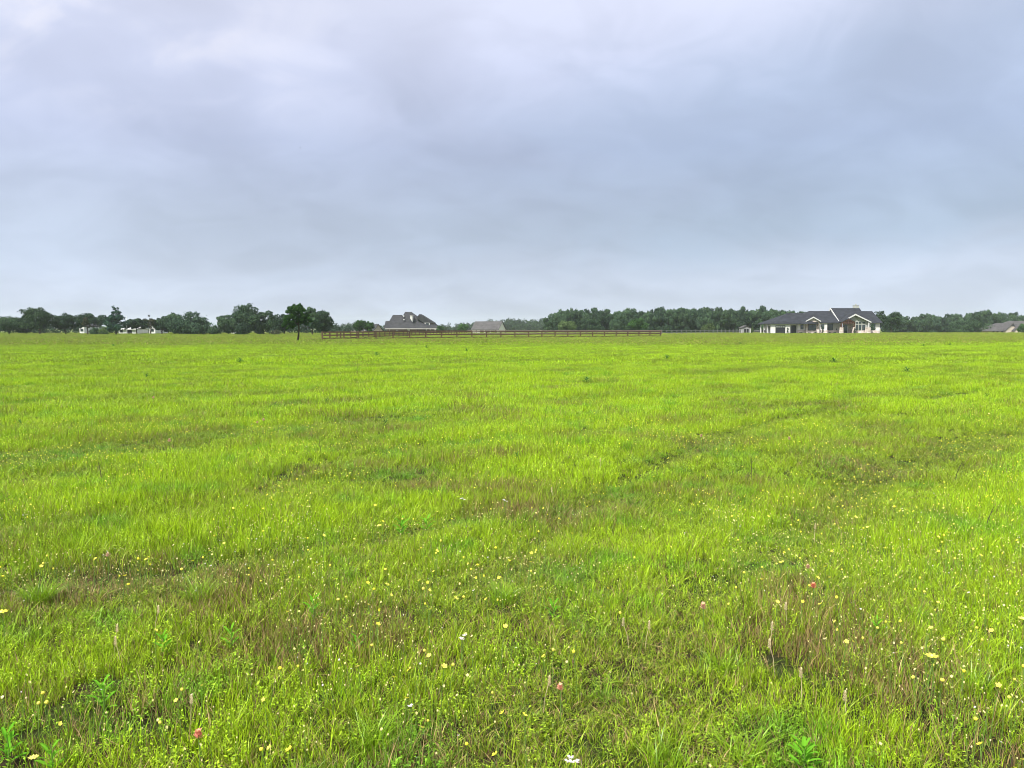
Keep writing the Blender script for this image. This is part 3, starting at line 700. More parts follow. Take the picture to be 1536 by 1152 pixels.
# left tree line
tree('oak_tree', 14, 26, 472.5, 196, LF, 'low spreading grey green tree at the far left edge of the tree line', seed=1, shape='flat', bot=.02)
tree('oak_tree', 59, 23, 461, 192, LF, 'tall round tree left of the white gable, highest at the left end', seed=2, bot=.14, nleaf=7000)
tree('oak_tree', 40, 14, 473, 200, LD, 'small dark tree tucked left of the tall round tree', seed=3, bot=.05)
tree('live_oak', 99, 22, 472, 196, LD, 'dark flat topped oak right of the tall round tree', seed=4, shape='flat', bot=.10)
tree('live_oak', 139, 23, 472, 205, LD, 'dark dome shaped oak standing behind the pale brown tree', seed=5, shape='flat', bot=.40, nleaf=6000)
tree('ornamental_tree', 131, 7, 475, 190, LB, 'thin brownish tree in front of the dark dome shaped oak', seed=6, bot=.35, nleaf=1600, ls=.26, nsub=10)
tree('round_bush', 142, 8, 490, 188, LF, 'grey green rounded bush under the dark dome shaped oak', 'bush', seed=7, shape='mound', bot=0, nleaf=1600, ls=.24, trunk=.05)
tree('round_bush', 156, 9, 487.5, 188, LP, 'pale sage bush left of the pointed tree trunk', 'bush', seed=8, shape='mound', bot=0, nleaf=1500, ls=.24, trunk=.05)
tree('pointed_tree', 174.5, 15.5, 459.5, 184, LC, 'tall pointed bluish green tree beside the white house', seed=9, shape='cone', bot=.17, nleaf=6000, ls=.30, nsub=60, sub=.34)
tree('live_oak', 205, 17, 479, 206, LD, 'low dark dome tree right of the pointed tree and mast', seed=10, shape='flat', bot=.28)
tree('ornamental_tree', 226, 9, 474, 198, LB, 'sparse brownish tree with open crown between two dark trees', seed=11, bot=.25, nleaf=900, ls=.26, nsub=12)
tree('oak_tree', 243, 15, 475, 200, LD, 'dark tree behind the sparse brownish tree', seed=12, bot=.12)
tree('oak_tree', 262, 17, 472, 204, LF, 'medium green tree left of the broad mounded tree', seed=13, bot=.06)
tree('oak_tree', 285, 31, 466.5, 190, LD, 'broad mounded dark tree right of the white gables', seed=14, shape='mound', bot=.02, nleaf=11000, nsub=70)
tree('round_bush', 322, 11, 488, 188, LF, 'low dull green bush right of the broad mounded tree', 'bush', seed=15, shape='mound', bot=0, nleaf=1800, ls=.26, trunk=.05)
tree('oak_tree', 343, 14, 474, 196, LF, 'small spiky topped tree left of the tall rounded pair', seed=16, bot=.05)
tree('oak_tree', 369, 19, 458, 190, LF, 'tall rounded tree, highest one left of the lone tree', seed=17, bot=.03, nleaf=9500, nsub=64)
tree('oak_tree', 396, 18, 469, 192, LF, 'mid green tree right of the highest rounded tree', seed=18, bot=.02, nleaf=6500)
tree('round_bush', 364, 12, 482, 186, LD, 'dark low bush in front of the highest rounded tree', 'bush', seed=181, shape='mound', bot=0, nleaf=2400, ls=.26, trunk=.05)
tree('round_bush', 412, 9, 494, 186, LB, 'small brownish shrub at the foot of the mid green tree', 'bush', seed=19, shape='mound', bot=0, nleaf=900, ls=.22, trunk=.05)
tree('oak_tree', 426, 17, 472.5, 200, LD, 'dark tree half hidden behind the lone tree, left side', seed=20, bot=.08)
tree('oak_tree', 469, 13, 464.5, 178, LF, 'dark green tree just right of the lone tree crown', seed=21, bot=.22)
tree('oak_tree', 487, 15, 468, 182, LF, 'rounded tree at the right end of the left tree line', seed=22, bot=.12, nleaf=6000)
# lone tree in the field
tree('lone_tree', 446, 23.5, 456, 98, LL, 'dark green lone tree with a bare trunk standing in the open field', seed=23, bot=.20, nleaf=11500, ls=.15, nsub=75, sub=.19, trunk=.12)
# small pairs near the brick house
tree('small_tree', 538, 10, 481.5, 250, LL, 'small dark round tree left of its twin beyond the fence', seed=24, bot=.06, nleaf=3000)
tree('small_tree', 553.5, 7.5, 482, 250, LL, 'narrow dark tree beside the small cream gable building', seed=25, bot=.06, nleaf=2600)
tree('small_tree', 660, 6, 488.5, 318, LL, 'dark shrub like tree at the right corner of the brick house', seed=26, bot=.02, nleaf=1500)
tree('small_tree', 693.5, 9.5, 487, 340, LL, 'round dark tree left of the barn with the white gable', seed=27, bot=.04, nleaf=2600, ls=.45)
# shrubs & trees before the right wood
tree('young_tree', 850, 13, 482, 262, LP, 'pale yellow green rounded tree in front of the dark wood', seed=28, bot=.04, nleaf=4000, ls=.36)
tree('oak_tree', 887, 14, 477, 268, LF, 'mid green round tree right of the pale yellow green tree', seed=29, bot=.02)
tree('oak_tree', 934, 18, 474, 270, LF, 'broad tree in front of the wood behind the grey fence end', seed=30, bot=.02, nleaf=6500)
tree('oak_tree', 955, 14, 479, 268, LL, 'darker low tree right of the broad tree in front of the wood', seed=31, bot=.02)
tree('willow_tree', 1062, 11, 483, 255, LP, 'light green drooping tree at the edge of the wood', seed=32, bot=.0, nleaf=1500, shape='mound')
tree('sapling', 1003, 3.4, 489, 208, LF, 'slim sapling standing in front of the pale fence', seed=33, shape='cone', bot=.08, nleaf=900, ls=.22, nsub=14, trunk=.05)
tree('round_bush', 1127.5, 3.8, 489.5, 236, LP, 'light green bush against the right side of the shed', 'bush', seed=34, shape='mound', bot=0, nleaf=800, ls=.22, trunk=.04)
tree('oak_tree', 1465, 17, 481, 300, LP if 0 else LF, 'lighter green rounded tree left of the tan roofed house', seed=35, bot=.0, nleaf=5500)
tree('oak_tree', 1440, 16, 482, 302, LF, 'broad low tree left of the lighter rounded tree', seed=36, bot=.0)
tree('small_tree', 1535, 7, 486.5, 310, LL, 'dark tree at the right edge in front of the tan roofed house', seed=37, bot=.02, nleaf=2600)
tree('oak_tree', 1201, 8, 467, 262, LF, 'tree top rising over the garage roof valley', seed=38, bot=.05)
tree('oak_tree', 1316, 11, 467.5, 258, LF, 'tree rising directly behind the right gable end of the white house', seed=39, bot=.03, nleaf=6000)
tree('oak_tree', 1337, 13, 469, 270, LF, 'tall tree second to the right of the white house', seed=40, bot=.03, nleaf=6000)
# woods: individuals that are copies of six crowns
PROTO = []
for i in range(6):
    r = np.random.RandomState(500 + i)
    L = [(0, 0, .66, .62, .62, .30), (.25, .1, .60, .4, .4, .28), (.12 * r.randn(), .1, .45, .5, .5, .38), (.2, -.15, .25, .50, .5, .28), (-.2, -.1, .22, .5, .5, .26)]
    PROTO.append((crown_mesh('crown', L, 44, .26, 7000, .058, M['leaf_far'] if i % 3 else M['leaf_dark'], 600 + i), trunk_mb(.6, .022, .3, 700 + i, 4)))
TM = []
for i, (cm, tb) in enumerate(PROTO):
    t = tb.build('trunk', M['bark']); TM.append(t.data); bpy.data.objects.remove(t)
def wood(outline, Y, step, rows, label, group, seed, jit=2.0, wf=1.0):
    r = random.Random(seed)
    xs = [p[0] for p in outline]; ys = [p[1] for p in outline]
    for row in range(rows):
        x = xs[0] + r.uniform(0, step)
        while x < xs[-1]:
            yy = np.interp(x, xs, ys) + r.uniform(-.8, jit + row * 1.5) + (0, 3.5, 1.0)[row]
            Yd = Y - (0, 9, -8)[row] + r.uniform(-3, 3)
            X = PX(x, Yd); g = GZ(X, Yd); h = (PZ(yy, Yd) - g) / .87
            i = r.randrange(6)
            o = empty('woodland_tree', (X, Yd, g - .1), r.uniform(0, 6.28), label, 'tree', group)
            w = step / F * Yd * 1.4 * wf * r.uniform(.8, 1.65)
            s = (w / .8 , w / .8, h)
            for nm, me in (('crown', PROTO[i][0]), ('trunk', TM[i])):
                c = bpy.data.objects.new(nm, me); COL.objects.link(c); c.parent = o; c.scale = s
            x += step * r.uniform(.75, 1.25)
W1 = [(826, 480), (832, 474), (842, 468), (850, 465.5), (865, 464.5), (880, 465), (893, 466), (905, 466.5), (920, 469), (930, 468), (940, 465), (952, 468), (965, 468), (980, 468), (990, 464.5), (1005, 465), (1016, 468), (1030, 465), (1036, 462.5), (1045, 465), (1065, 464), (1078, 465), (1092, 467), (1110, 464), (1122, 466), (1133, 465), (1150, 465), (1165, 465), (1176, 466), (1186, 470), (1200, 467)]
wood(W1, 296, 12, 3, 'dense dark tree in the wood between the brick house and the white house', 'trees of the dark wood', 3)
W2 = [(1326, 473), (1345, 472), (1360, 476), (1375, 475), (1390, 475), (1405, 476), (1420, 473), (1435, 475), (1450, 474), (1460, 471), (1470, 469), (1488, 467), (1496, 472), (1506, 475), (1518, 473), (1530, 475), (1560, 474), (1640, 470)]
wood(W2, 372, 11, 3, 'dark tree in the wood right of the white house', 'trees of the right hand wood', 4)
# far hazy wood, one mass
def far_wood():
    xs = [495, 505, 540, 560, 600, 640, 665, 690, 712, 735, 750, 775, 805, 820, 832]
    ys = [486, 486, 484, 485, 487, 487, 486, 486, 483, 481.5, 479.5, 480, 479.5, 482, 484]
    r = random.Random(9); L = []
    for row in range(3):
        x = 492 + row * 3
        while x < 838:
            Y = 640 - row * 22; X = PX(x, Y); g = GZ(X, Y); zt = PZ(np.interp(x, xs, ys) + r.uniform(-.7, 1.2) + row * 2.5, Y)
            h = (zt - g) / 2; w = r.uniform(3.6, 5.6)
            L.append((X, Y, g + h * 1.05, w, w, h * 1.02)); x += r.uniform(5, 9)
    me = crown_mesh('far_wood', L, 1100, .42, 60000, .95, M['leaf_far'], 77)
    o = bpy.data.objects.new('far_wood', me); COL.objects.link(o)
    tag(o, 'hazy blue green wood on the horizon behind the brick house and barn', 'wood', kind='stuff')
far_wood()
def left_wood():
    r = random.Random(19); L = []; x = -260
    while x < 520:
        Y = 236 + r.uniform(-4, 4); X = PX(x, Y); g = GZ(X, Y); zt = PZ((481 if (x < 112 or 236 < x < 312 or 345 < x < 470) else 488) + r.uniform(-3, 3) , Y)
        h = (zt - g) / 2; L.append((X, Y, g + h, 2.4, 2.4, h * .9)); x += r.uniform(6, 11)
    x = -120
    while x < 508:
        Y = 229 + r.uniform(-1, 1); X = PX(x, Y); g = GZ(X, Y); h = (PZ(493.5 + r.uniform(-1.5, 1), Y) - g) / 2; L.append((X, Y, g + h, 1.8, 1.3, h)); x += r.uniform(4, 6)
    me = crown_mesh('hedgerow', L, 1100, .42, 46000, .42, M['leaf_dark'], 78)
    o = bpy.data.objects.new('hedgerow', me); COL.objects.link(o)
    tag(o, 'dark continuous hedge behind the left line of trees', 'hedge', kind='stuff')
left_wood()
# ------------------------------------------------------------------ buildings
class B:
    """a building: parts are written in world coordinates and stored relative to its base"""
    def __init__(s, name, loc, label, cat, group=None):
        s.loc = loc; s.o = empty(name, loc, 0, label, cat, group)
    def part(s, name, mb, m, parent=None):
        v = [(a - s.loc[0], b - s.loc[1], c - s.loc[2]) for a, b, c in mb.v]
        q = MB(); q.v = v; q.f = mb.f; return q.build(name, m, parent or s.o)
    def window(s, x0, x1, z0, z1, y, frame=M['dark_metal'], mull=1, rows=1, t=.09):
        f = MB(); f.box(x0, x1, y - .05, y + .03, z0, z0 + t).box(x0, x1, y - .05, y + .03, z1 - t, z1).box(x0, x0 + t, y - .05, y + .03, z0 + t, z1 - t).box(x1 - t, x1, y - .05, y + .03, z0 + t, z1 - t)
        for i in range(1, mull + 1 if mull else 0):
            c = x0 + (x1 - x0) * i / (mull + 1); f.box(c - t / 2, c + t / 2, y - .045, y + .03, z0 + t, z1 - t)
        for i in range(1, rows):
            c = z0 + (z1 - z0) * i / rows; f.box(x0 + t, x1 - t, y - .04, y + .03, c - t / 2, c + t / 2)
        w = s.part('window', f, frame)
        s.part('pane', MB().box(x0 + t * .5, x1 - t * .5, y - .012, y + .02, z0 + t * .5, z1 - t * .5), M['glass'], w); return w
# ---- the white house
def white_house():
    g = GZ(88, 228); b = B('white_house', (PX(1231, 228), 228, g), 'large white stucco and stone house with dark roofs right of the wood', 'house')
    X = PX; Z = PZ
    # stable x positions
    ze = Z(484, 228.5)
    # floor slab
    b.part('foundation', MB().box(75.5, 109.6, 225.3, 239.6, g - .5, g + .08), M['concrete'])
    W = M['stucco']; ST = M['stone']
    gx0, gx1 = X(1156.5, 226), X(1184.5, 226); zg = Z(485.8, 226) - .12
    # garage wing: front wall with opening, side porch
    dx0, dx1, dz = X(1163, 226), X(1178, 226), Z(488, 226)
    w = MB().box(gx0, dx0, 226, 226.3, g, zg).box(dx1, gx1, 226, 226.3, g, zg).box(dx0, dx1, 226, 226.3, dz, zg)
    w.box(gx0 + 1.6, gx0 + 1.9, 226.3, 236, g, zg).box(gx1 - .3, gx1, 226.3, 228, g, zg)
    b.part('wall', w, W)
    col = MB()
    for yy in (226.25, 229.2, 232.4, 235.6): col.box(gx0 - .02, gx0 + .28, yy + .06, yy + .34, g, zg - .02)
    b.part('porch_post', col, M['trim'])
    side = MB().box(gx0 + 1.57, gx0 + 1.6, 228.2, 229.4, g + .05, g + 2.2).box(gx0 + 1.57, gx0 + 1.6, 232, 233.2, g + .9, g + 2.2)
    b.part('side_door', side, M['dark_metal'])
    gd = b.part('garage_door', MB().box(dx0, dx1, 226.12, 226.2, g + .05, dz), M['garage_door'])
    gl = MB(); n = 4
    for i in range(n):
        a = dx0 + .15 + (dx1 - dx0 - .3) * i / n; gl.box(a + .05, a + (dx1 - dx0 - .3) / n - .05, 226.09, 226.118, dz - .60, dz - .15)
    b.part('door_window', gl, M['trim'], gd)
    rb = MB()
    for i in range(1, 4): rb.box(dx0, dx1, 226.10, 226.118, g + i * .52, g + i * .52 + .02)
    b.part('panel_seam', rb, M['dark_metal'], gd)
    ra = b.part('roof', MB().hip(75.4, 88.5, 225.5, 237.0, zg + .22, X(1181, 231.2), 87.0, Z(469.5, 231.2), .2), M['roof_dark'])
    # second garage bay
    bx0, bx1 = X(1184.5, 228) + .02, X(1195.5, 228); ex0, ex1, ez = X(1186.6, 228), X(1194.4, 228), Z(488, 228)
    b.part('wall', MB().box(gx1 + .02, ex0, 228, 228.3, g, ze - .15).box(ex1, bx1, 228, 228.3, g, ze - .15).box(ex0, ex1, 228, 228.3, ez, ze - .15), M['trim'])
    gd = b.part('garage_door', MB().box(ex0, ex1, 228.1, 228.2, g + .05, ez), M['garage_door'])
    rb = MB()
    for i in range(1, 4): rb.box(ex0, ex1, 228.085, 228.098, g + i * .55, g + i * .55 + .02)
    b.part('panel_seam', rb, M['dark_metal'], gd)
    # middle body
    yb = 228.0
    mx0, mx1 = bx1 + .01, X(1240, yb)
    b.part('wall', MB().box(mx0, mx1, yb - .3, 240, g, ze - .16), W)
    b.part('stone_wainscot', MB().box(mx0 - .05, X(1208, yb), yb - .42, yb - .3, g, Z(494.8, yb)).box(X(1230, yb), mx1 + .05, yb - .42, yb - .3, g, Z(494.8, yb)), ST)
    b.window(X(1200, yb), X(1204.2, yb), Z(494, yb), Z(487, yb), yb - .34, mull=0)
    b.window(X(1231, yb), X(1235.3, yb), Z(493.5, yb), Z(486.6, yb), yb - .34, mull=0)
    rm = b.part('roof', MB().hip(X(1183.5, 227.4), 97.0, 227.4, 241, ze, X(1213, 234.2), 96.9, Z(466.5, 234.2), .2), M['roof_dark'])
    # small gable bay S
    ys = 227.0; sx0, sx1 = X(1209, ys), X(1228.7, ys); pk = X(1218.8, ys); zf = Z(481.6, ys); zp = Z(475.2, ys)
    b.part('gable_wall', MB().prism([(sx0, g), (sx1, g), (sx1, zf - .1), (pk, zp - .35), (sx0, zf - .1)], ys, ys + .68), ST)
    def gable_roof(xl, xr, xp, zl, zt, y0, y1, th=.2, m=M['roof_dark'], trim=True):
        r = MB().prism([(xl, zl), (xp, zt), (xr, zl), (xr, zl - th * .5), (xp, zt - th), (xl, zl - th * .5)], y0, y1)
        o = b.part('gable_roof', r, m)
        if trim: b.part('fascia', MB().prism([(xl - .03, zl + .04), (xp, zt + .04), (xr + .03, zl + .04), (xr + .03, zl - .24), (xp, zt - .34), (xl - .03, zl - .24)], y0 - .08, y0 - .005), M['trim'], o)
        return o
    gable_roof(X(1207.5, ys), X(1230, ys), pk, zf, zp, ys - .4, 231.5)
    b.window(X(1212, ys), X(1224, ys), Z(495.7, ys), Z(487, ys), ys - .05, mull=1)
    aw = b.part('awning', MB().prismx([(ys - .9, Z(485.9, ys)), (ys - .004, Z(482.9, ys)), (ys - .004, Z(485.6, ys)), (ys - .9, Z(486.3, ys))], X(1211, ys), X(1226.5, ys)), M['dark_metal'])
    b.part('awning_bracket', MB().beam((X(1212, ys), ys - .8, Z(486.2, ys)), (X(1212, ys), ys - .01, Z(489, ys)), .1).beam((X(1225.4, ys), ys - .8, Z(486.2, ys)), (X(1225.4, ys), ys - .01, Z(489, ys)), .1), M['timber'], aw)
    # recess
    yr = 229.6
    b.part('wall', MB().box(mx1 + .01, X(1262, yr), yr, 240, g, ze - .16), M['stucco_grey'])
    b.part('stone_wainscot', MB().box(mx1 + .06, X(1259, yr), yr - .12, yr, g, Z(495.5, yr)), ST)
    b.window(X(1240.5, yr), X(1249, yr), Z(495.5, yr), Z(486, yr), yr - .04, mull=1)
    b.part('wall_lantern', MB().box(X(1254, yr), X(1255, yr), yr - .2, yr - .01, Z(495, yr), Z(492.8, yr)), M['dark_metal'])
    # tall centre roof T (gable ends) and right roof R
    tx0, tx1 = X(1245, 234.5), X(1288, 234.5); zt = Z(462.1, 234.5)
    def slab(x0, x1, zr, yf=227.4, yk=241.6, ym=234.5, th=.28, zl=ze):
        return MB().prismx([(yf, zl), (ym, zr), (yk, zl), (yk, zl - .2), (ym, zr - th), (yf, zl - .2)], x0, x1)
    rt = b.part('roof', slab(tx0, tx1, zt), M['roof_dark'])
    b.part('gable_wall', MB().prismx([(228.4, ze - .1), (234.5, zt - .3), (240.6, ze - .1)], tx0 + .5, tx0 + .7).prismx([(228.4, ze - .1), (234.5, zt - .3), (240.6, ze - .1)], tx1 - .5, tx1 - .3), W)
    b.part('fascia', MB().prismx([(227.38, ze + .03), (234.5, zt + .03), (241.62, ze + .03), (241.62, ze - .42), (234.5, zt - .50), (227.38, ze - .42)], tx0 - .12, tx0 - .005), M['trim'], rt)
    rx1 = X(1307, 234.5); zr = Z(466.6, 234.5)
    rr_ = b.part('roof', slab(tx1 + .01, rx1, zr, yf=227.45, yk=241.5), M['roof_dark'])
    ch = b.part('chimney', MB().box(X(1279, 236), X(1286, 236), 235.4, 236.6, Z(468, 236), Z(458.4, 236)), M['stucco_grey'], rt)
    b.part('chimney_cap', MB().box(X(1278.8, 236), X(1286.2, 236), 235.35, 236.65, Z(458.4, 236), Z(458.0, 236)).box(X(1281.5, 236), X(1283.2, 236), 235.8, 236.2, Z(458, 236), Z(456, 236)), M['stucco_grey'], rt)
    # entry gable E
    ye = 226.2; ex0, ex1, ep = X(1260, ye), X(1305, ye), X(1281.2, ye); zl = Z(482.8, ye); zp = Z(471, ye)
    b.part('gable_roof', MB().prism([(ex0, zl), (ep, zp), (ex1, zl), (ex1, zl - .12), (ep, zp - .2), (ex0, zl - .12)], ye - .5, 233.0), M['roof_dark'])
    b.part('fascia', MB().prism([(ex0 - .03, zl + .04), (ep, zp + .04), (ex1 + .03, zl + .04), (ex1 + .03, zl - .3), (ep, zp - .38), (ex0 - .03, zl - .3)], ye - .62, ye - .505), M['trim'])
    wx0, wx1 = X(1281.5, ye + .3), X(1301, ye + .3)
    b.part('gable_wall', MB().prism([(wx0, g), (wx1, g), (wx1, zl + .1), (ep + .05, zp - .3), (wx0, zp - .32)], ye + .3, ye + .6).prism([(X(1263, ye), zl + .1), (wx0 - .01, zl + .1), (wx0 - .01, zp - .35)], ye + .3, ye + .6), M['stucco_grey'])
    b.part('stone_wainscot', MB().box(wx0 - .02, wx1, ye + .16, ye + .3, g, Z(495.8, ye)), ST)
    for (a, c) in ((1284.2, 1287), (1288.4, 1292), (1293.8, 1298)):
        b.window(X(a, ye), X(c, ye), Z(495.4, ye), Z(487, ye), ye + .26, mull=0, t=.1)
        b.window(X(a, ye), X(c, ye), Z(485.2, ye), Z(483, ye), ye + .26, mull=0, t=.08)
    b.part('stone_pier', MB().prism([(X(1297.6, 225.7), g), (X(1305.5, 225.7), g), (X(1305.2, 225.7), Z(491, 225.7)), (X(1299, 225.7), Z(491, 225.7))], 225.5, 226.1), ST)
    b.part('porch_post', MB().box(X(1302, 225.9), X(1303.4, 225.9), 225.8, 226.05, Z(491, 225.8), zl - .1), M['trim'])
    # porch P
    yp = 224.6; px0, px1, pp = X(1261.5, yp), X(1282.8, yp), X(1272.2, yp); pl = Z(482.9, yp); pt = Z(477.3, yp)
    b.part('porch_roof', MB().prism([(px0, pl), (pp, pt), (px1, pl), (px1, pl - .12), (pp, pt - .18), (px0, pl - .12)], yp - .2, ye + .28), M['roof_dark'])
    tr = MB().beam((px0 + .1, yp, pl - .2), (pp, yp, pt - .32), .3).beam((px1 - .1, yp, pl - .2), (pp, yp, pt - .32), .3).beam((px0 + .1, yp + .01, pl - .3), (px1 - .1, yp + .01, pl - .3), .34).beam((pp, yp + .02, pl - .2), (pp, yp + .02, pt - .35), .2)
    tr.beam((pp - 1.0, yp + .02, pl - .2), (pp, yp + .02, pl + .45), .16).beam((pp + 1.0, yp + .02, pl - .2), (pp, yp + .02, pl + .45), .16)
    tr.prism([(px0 + .5, pl - .15), (px1 - .5, pl - .15), (pp, pt - .45)], yp + .15, yp + .2)
    b.part('porch_truss', tr, M['timber'])
    for a, wv in ((1261.8, 1), (1281.2, -1)):
        c = X(a, yp); t = b.part('porch_post', MB().box(c - .18, c + .18, yp - .16, yp + .16, Z(491, yp), pl - .25), M['timber'])
    b.part('stone_pier', MB().prism([(X(1259.2, yp), g), (X(1264.6, yp), g), (X(1264, yp), Z(490.8, yp)), (X(1260, yp), Z(490.8, yp))], yp - .35, yp + .35), ST)
    b.part('stone_pier', MB().prism([(X(1278, yp), g), (X(1282, yp), g), (X(1282, yp), Z(490.8, yp)), (X(1280.2, yp), Z(490.8, yp))], yp - .35, yp + .35), ST)
    yd = 228.6
    b.part('entry_wall', MB().box(X(1262, yr) + .02, wx0 - .02, yd, yd + .3, g, Z(482, yd)).box(wx0 - .3, wx0 - .02, ye + .62, yd - .01, g, Z(482, yd)), ST)
    d = b.part('front_door', MB().box(X(1264.8, yd), X(1270.3, yd), yd - .1, yd - .01, g + .1, Z(487.2, yd)), M['dark_metal'])
    b.part('door_pane', MB().box(X(1265.5, yd), X(1269.6, yd), yd - .13, yd - .11, g + .9, Z(488, yd)), M['glass'], d)
    b.window(X(1264.6, yd), X(1270.5, yd), Z(486.4, yd), Z(484.4, yd), yd - .05, mull=1)
    b.part('door_frame', MB().box(X(1270.45, yd), X(1271.2, yd), yd - .12, yd - .005, g + .1, Z(487, yd)), M['trim'])
    # right wing
    yw = 228.2; vx0, vx1 = X(1301, yw), rx1 - .45
    b.part('wall', MB().box(wx1 + .02, vx1, yw, 240.6, g, ze - .15), W)
    b.part('gable_wall', MB().prismx([(228.3, ze - .14), (234.5, zr - .3), (240.6, ze - .14)], vx1 - .25, vx1), W)
    b.part('corner_board', MB().box(vx1 - .02, vx1 + .14, yw - .04, yw + .12, g, ze - .15), M['dark_metal'])
    b.part('stone_wainscot', MB().box(wx1 + .1, vx1 - .2, yw - .14, yw - .002, g, Z(495.6, yw)), ST)
    b.window(X(1306, yw), X(1312.6, yw), Z(495.3, yw), Z(485.7, yw), yw - .04, mull=1)
white_house()
def shrub(px, top, Y, hw, label, conic=False, leaf=None):
    tree('conical_shrub' if conic else 'low_shrub', px, hw, top, Y, leaf or M['leaf_dark'], label, 'shrub', seed=int(px * 3), shape='cone' if conic else 'mound', bot=0, nleaf=900 if conic else 500, ls=.16, nsub=14, trunk=.04)
shrub(1181.6, 490.5, 224.6, 2.4, 'conical evergreen between the two garage doors', True)
shrub(1234, 491, 225.6, 2.0, 'slim conical evergreen right of the small gable', True)
shrub(1281.7, 491.5, 223.6, 1.7, 'conical evergreen at the right side of the porch', True)
for px, l in ((1202, 'low dark shrub at the left of the small window'), (1214, 'low shrub under the awning window, left one'), (1223, 'low shrub under the awning window, right one'), (1244, 'low shrub in front of the recessed window'), (1252, 'low shrub left of the porch pier')):
    shrub(px, 498.2, 225.4, 3.2, l)
tree('ornamental_tree', 1309, 4.0, 485.5, 225, M['leaf_dark'], 'small loose leafed tree in front of the right hand window', seed=91, bot=.25, nleaf=380, ls=.2, nsub=9, trunk=.04)
# patio chairs on the side porch
def patio_chair(px, Y, rz, label):
    X = PX(px, Y); g = GZ(88, 228) + .08; o = empty('patio_chair', (X, Y, g), rz, label, 'chair', 'dark chairs on the side porch'); m = M['dark_metal']
    MB().box(-.3, .3, -.3, .3, .38, .48).build('seat', m, o); MB().box(-.3, .3, .24, .32, .48, 1.0).build('backrest', m, o)
    for a in (-1, 1):
        for c in (-1, 1): MB().box(a * .27 - .03, a * .27 + .03, c * .26 - .03, c * .26 + .03, 0, .38).build('leg', m, o)
        MB().box(a * .3 - .03, a * .3 + .03, -.28, .24, .62, .67).build('armrest', m, o)
patio_chair(1154.5, 227.7, 1.2, 'dark chair near the front corner of the side porch'); patio_chair(1148.5, 231.2, 1.8, 'dark chair deeper in along the side porch')
# ---- shed
def shed():
    Y = 234; x0, x1 = PX(1112.2, Y), PX(1126.2, Y); g = GZ(x0, Y); xm = (x0 + x1) / 2; zl = PZ(492.3, Y); zp = PZ(489, Y)
    b = B('garden_shed', (xm, Y, g), 'small grey shed with a dark double door in front of the wood', 'shed')
    b.part('wall', MB().prism([(x0 + .1, g - .1), (x1 - .1, g - .1), (x1 - .1, zl), (xm, zp - .1), (x0 + .1, zl)], Y, Y + 3), M['shed'])
    b.part('roof', MB().prism([(x0 - .1, zl - .02), (xm, zp + .04), (x1 + .1, zl - .02), (x1 + .1, zl + .1), (xm, zp + .18), (x0 - .1, zl + .1)], Y - .25, Y + 3.2), M['roof_tan'])
    d = b.part('door', MB().box(xm - .62, xm + .72, Y - .06, Y - .01, g + .05, zl - .2), M['dark_metal'])
    b.part('door_panel', MB().box(xm - .05, xm + .1, Y - .09, Y - .065, g + .1, zl - .3), M['shed'], d)
    b.part('side_trim', MB().box(x0 + .04, x0 + .2, Y - .05, Y - .01, g, zl - .05).box(x1 - .2, x1 - .04, Y - .05, Y - .01, g, zl - .05), M['trim'])
shed()
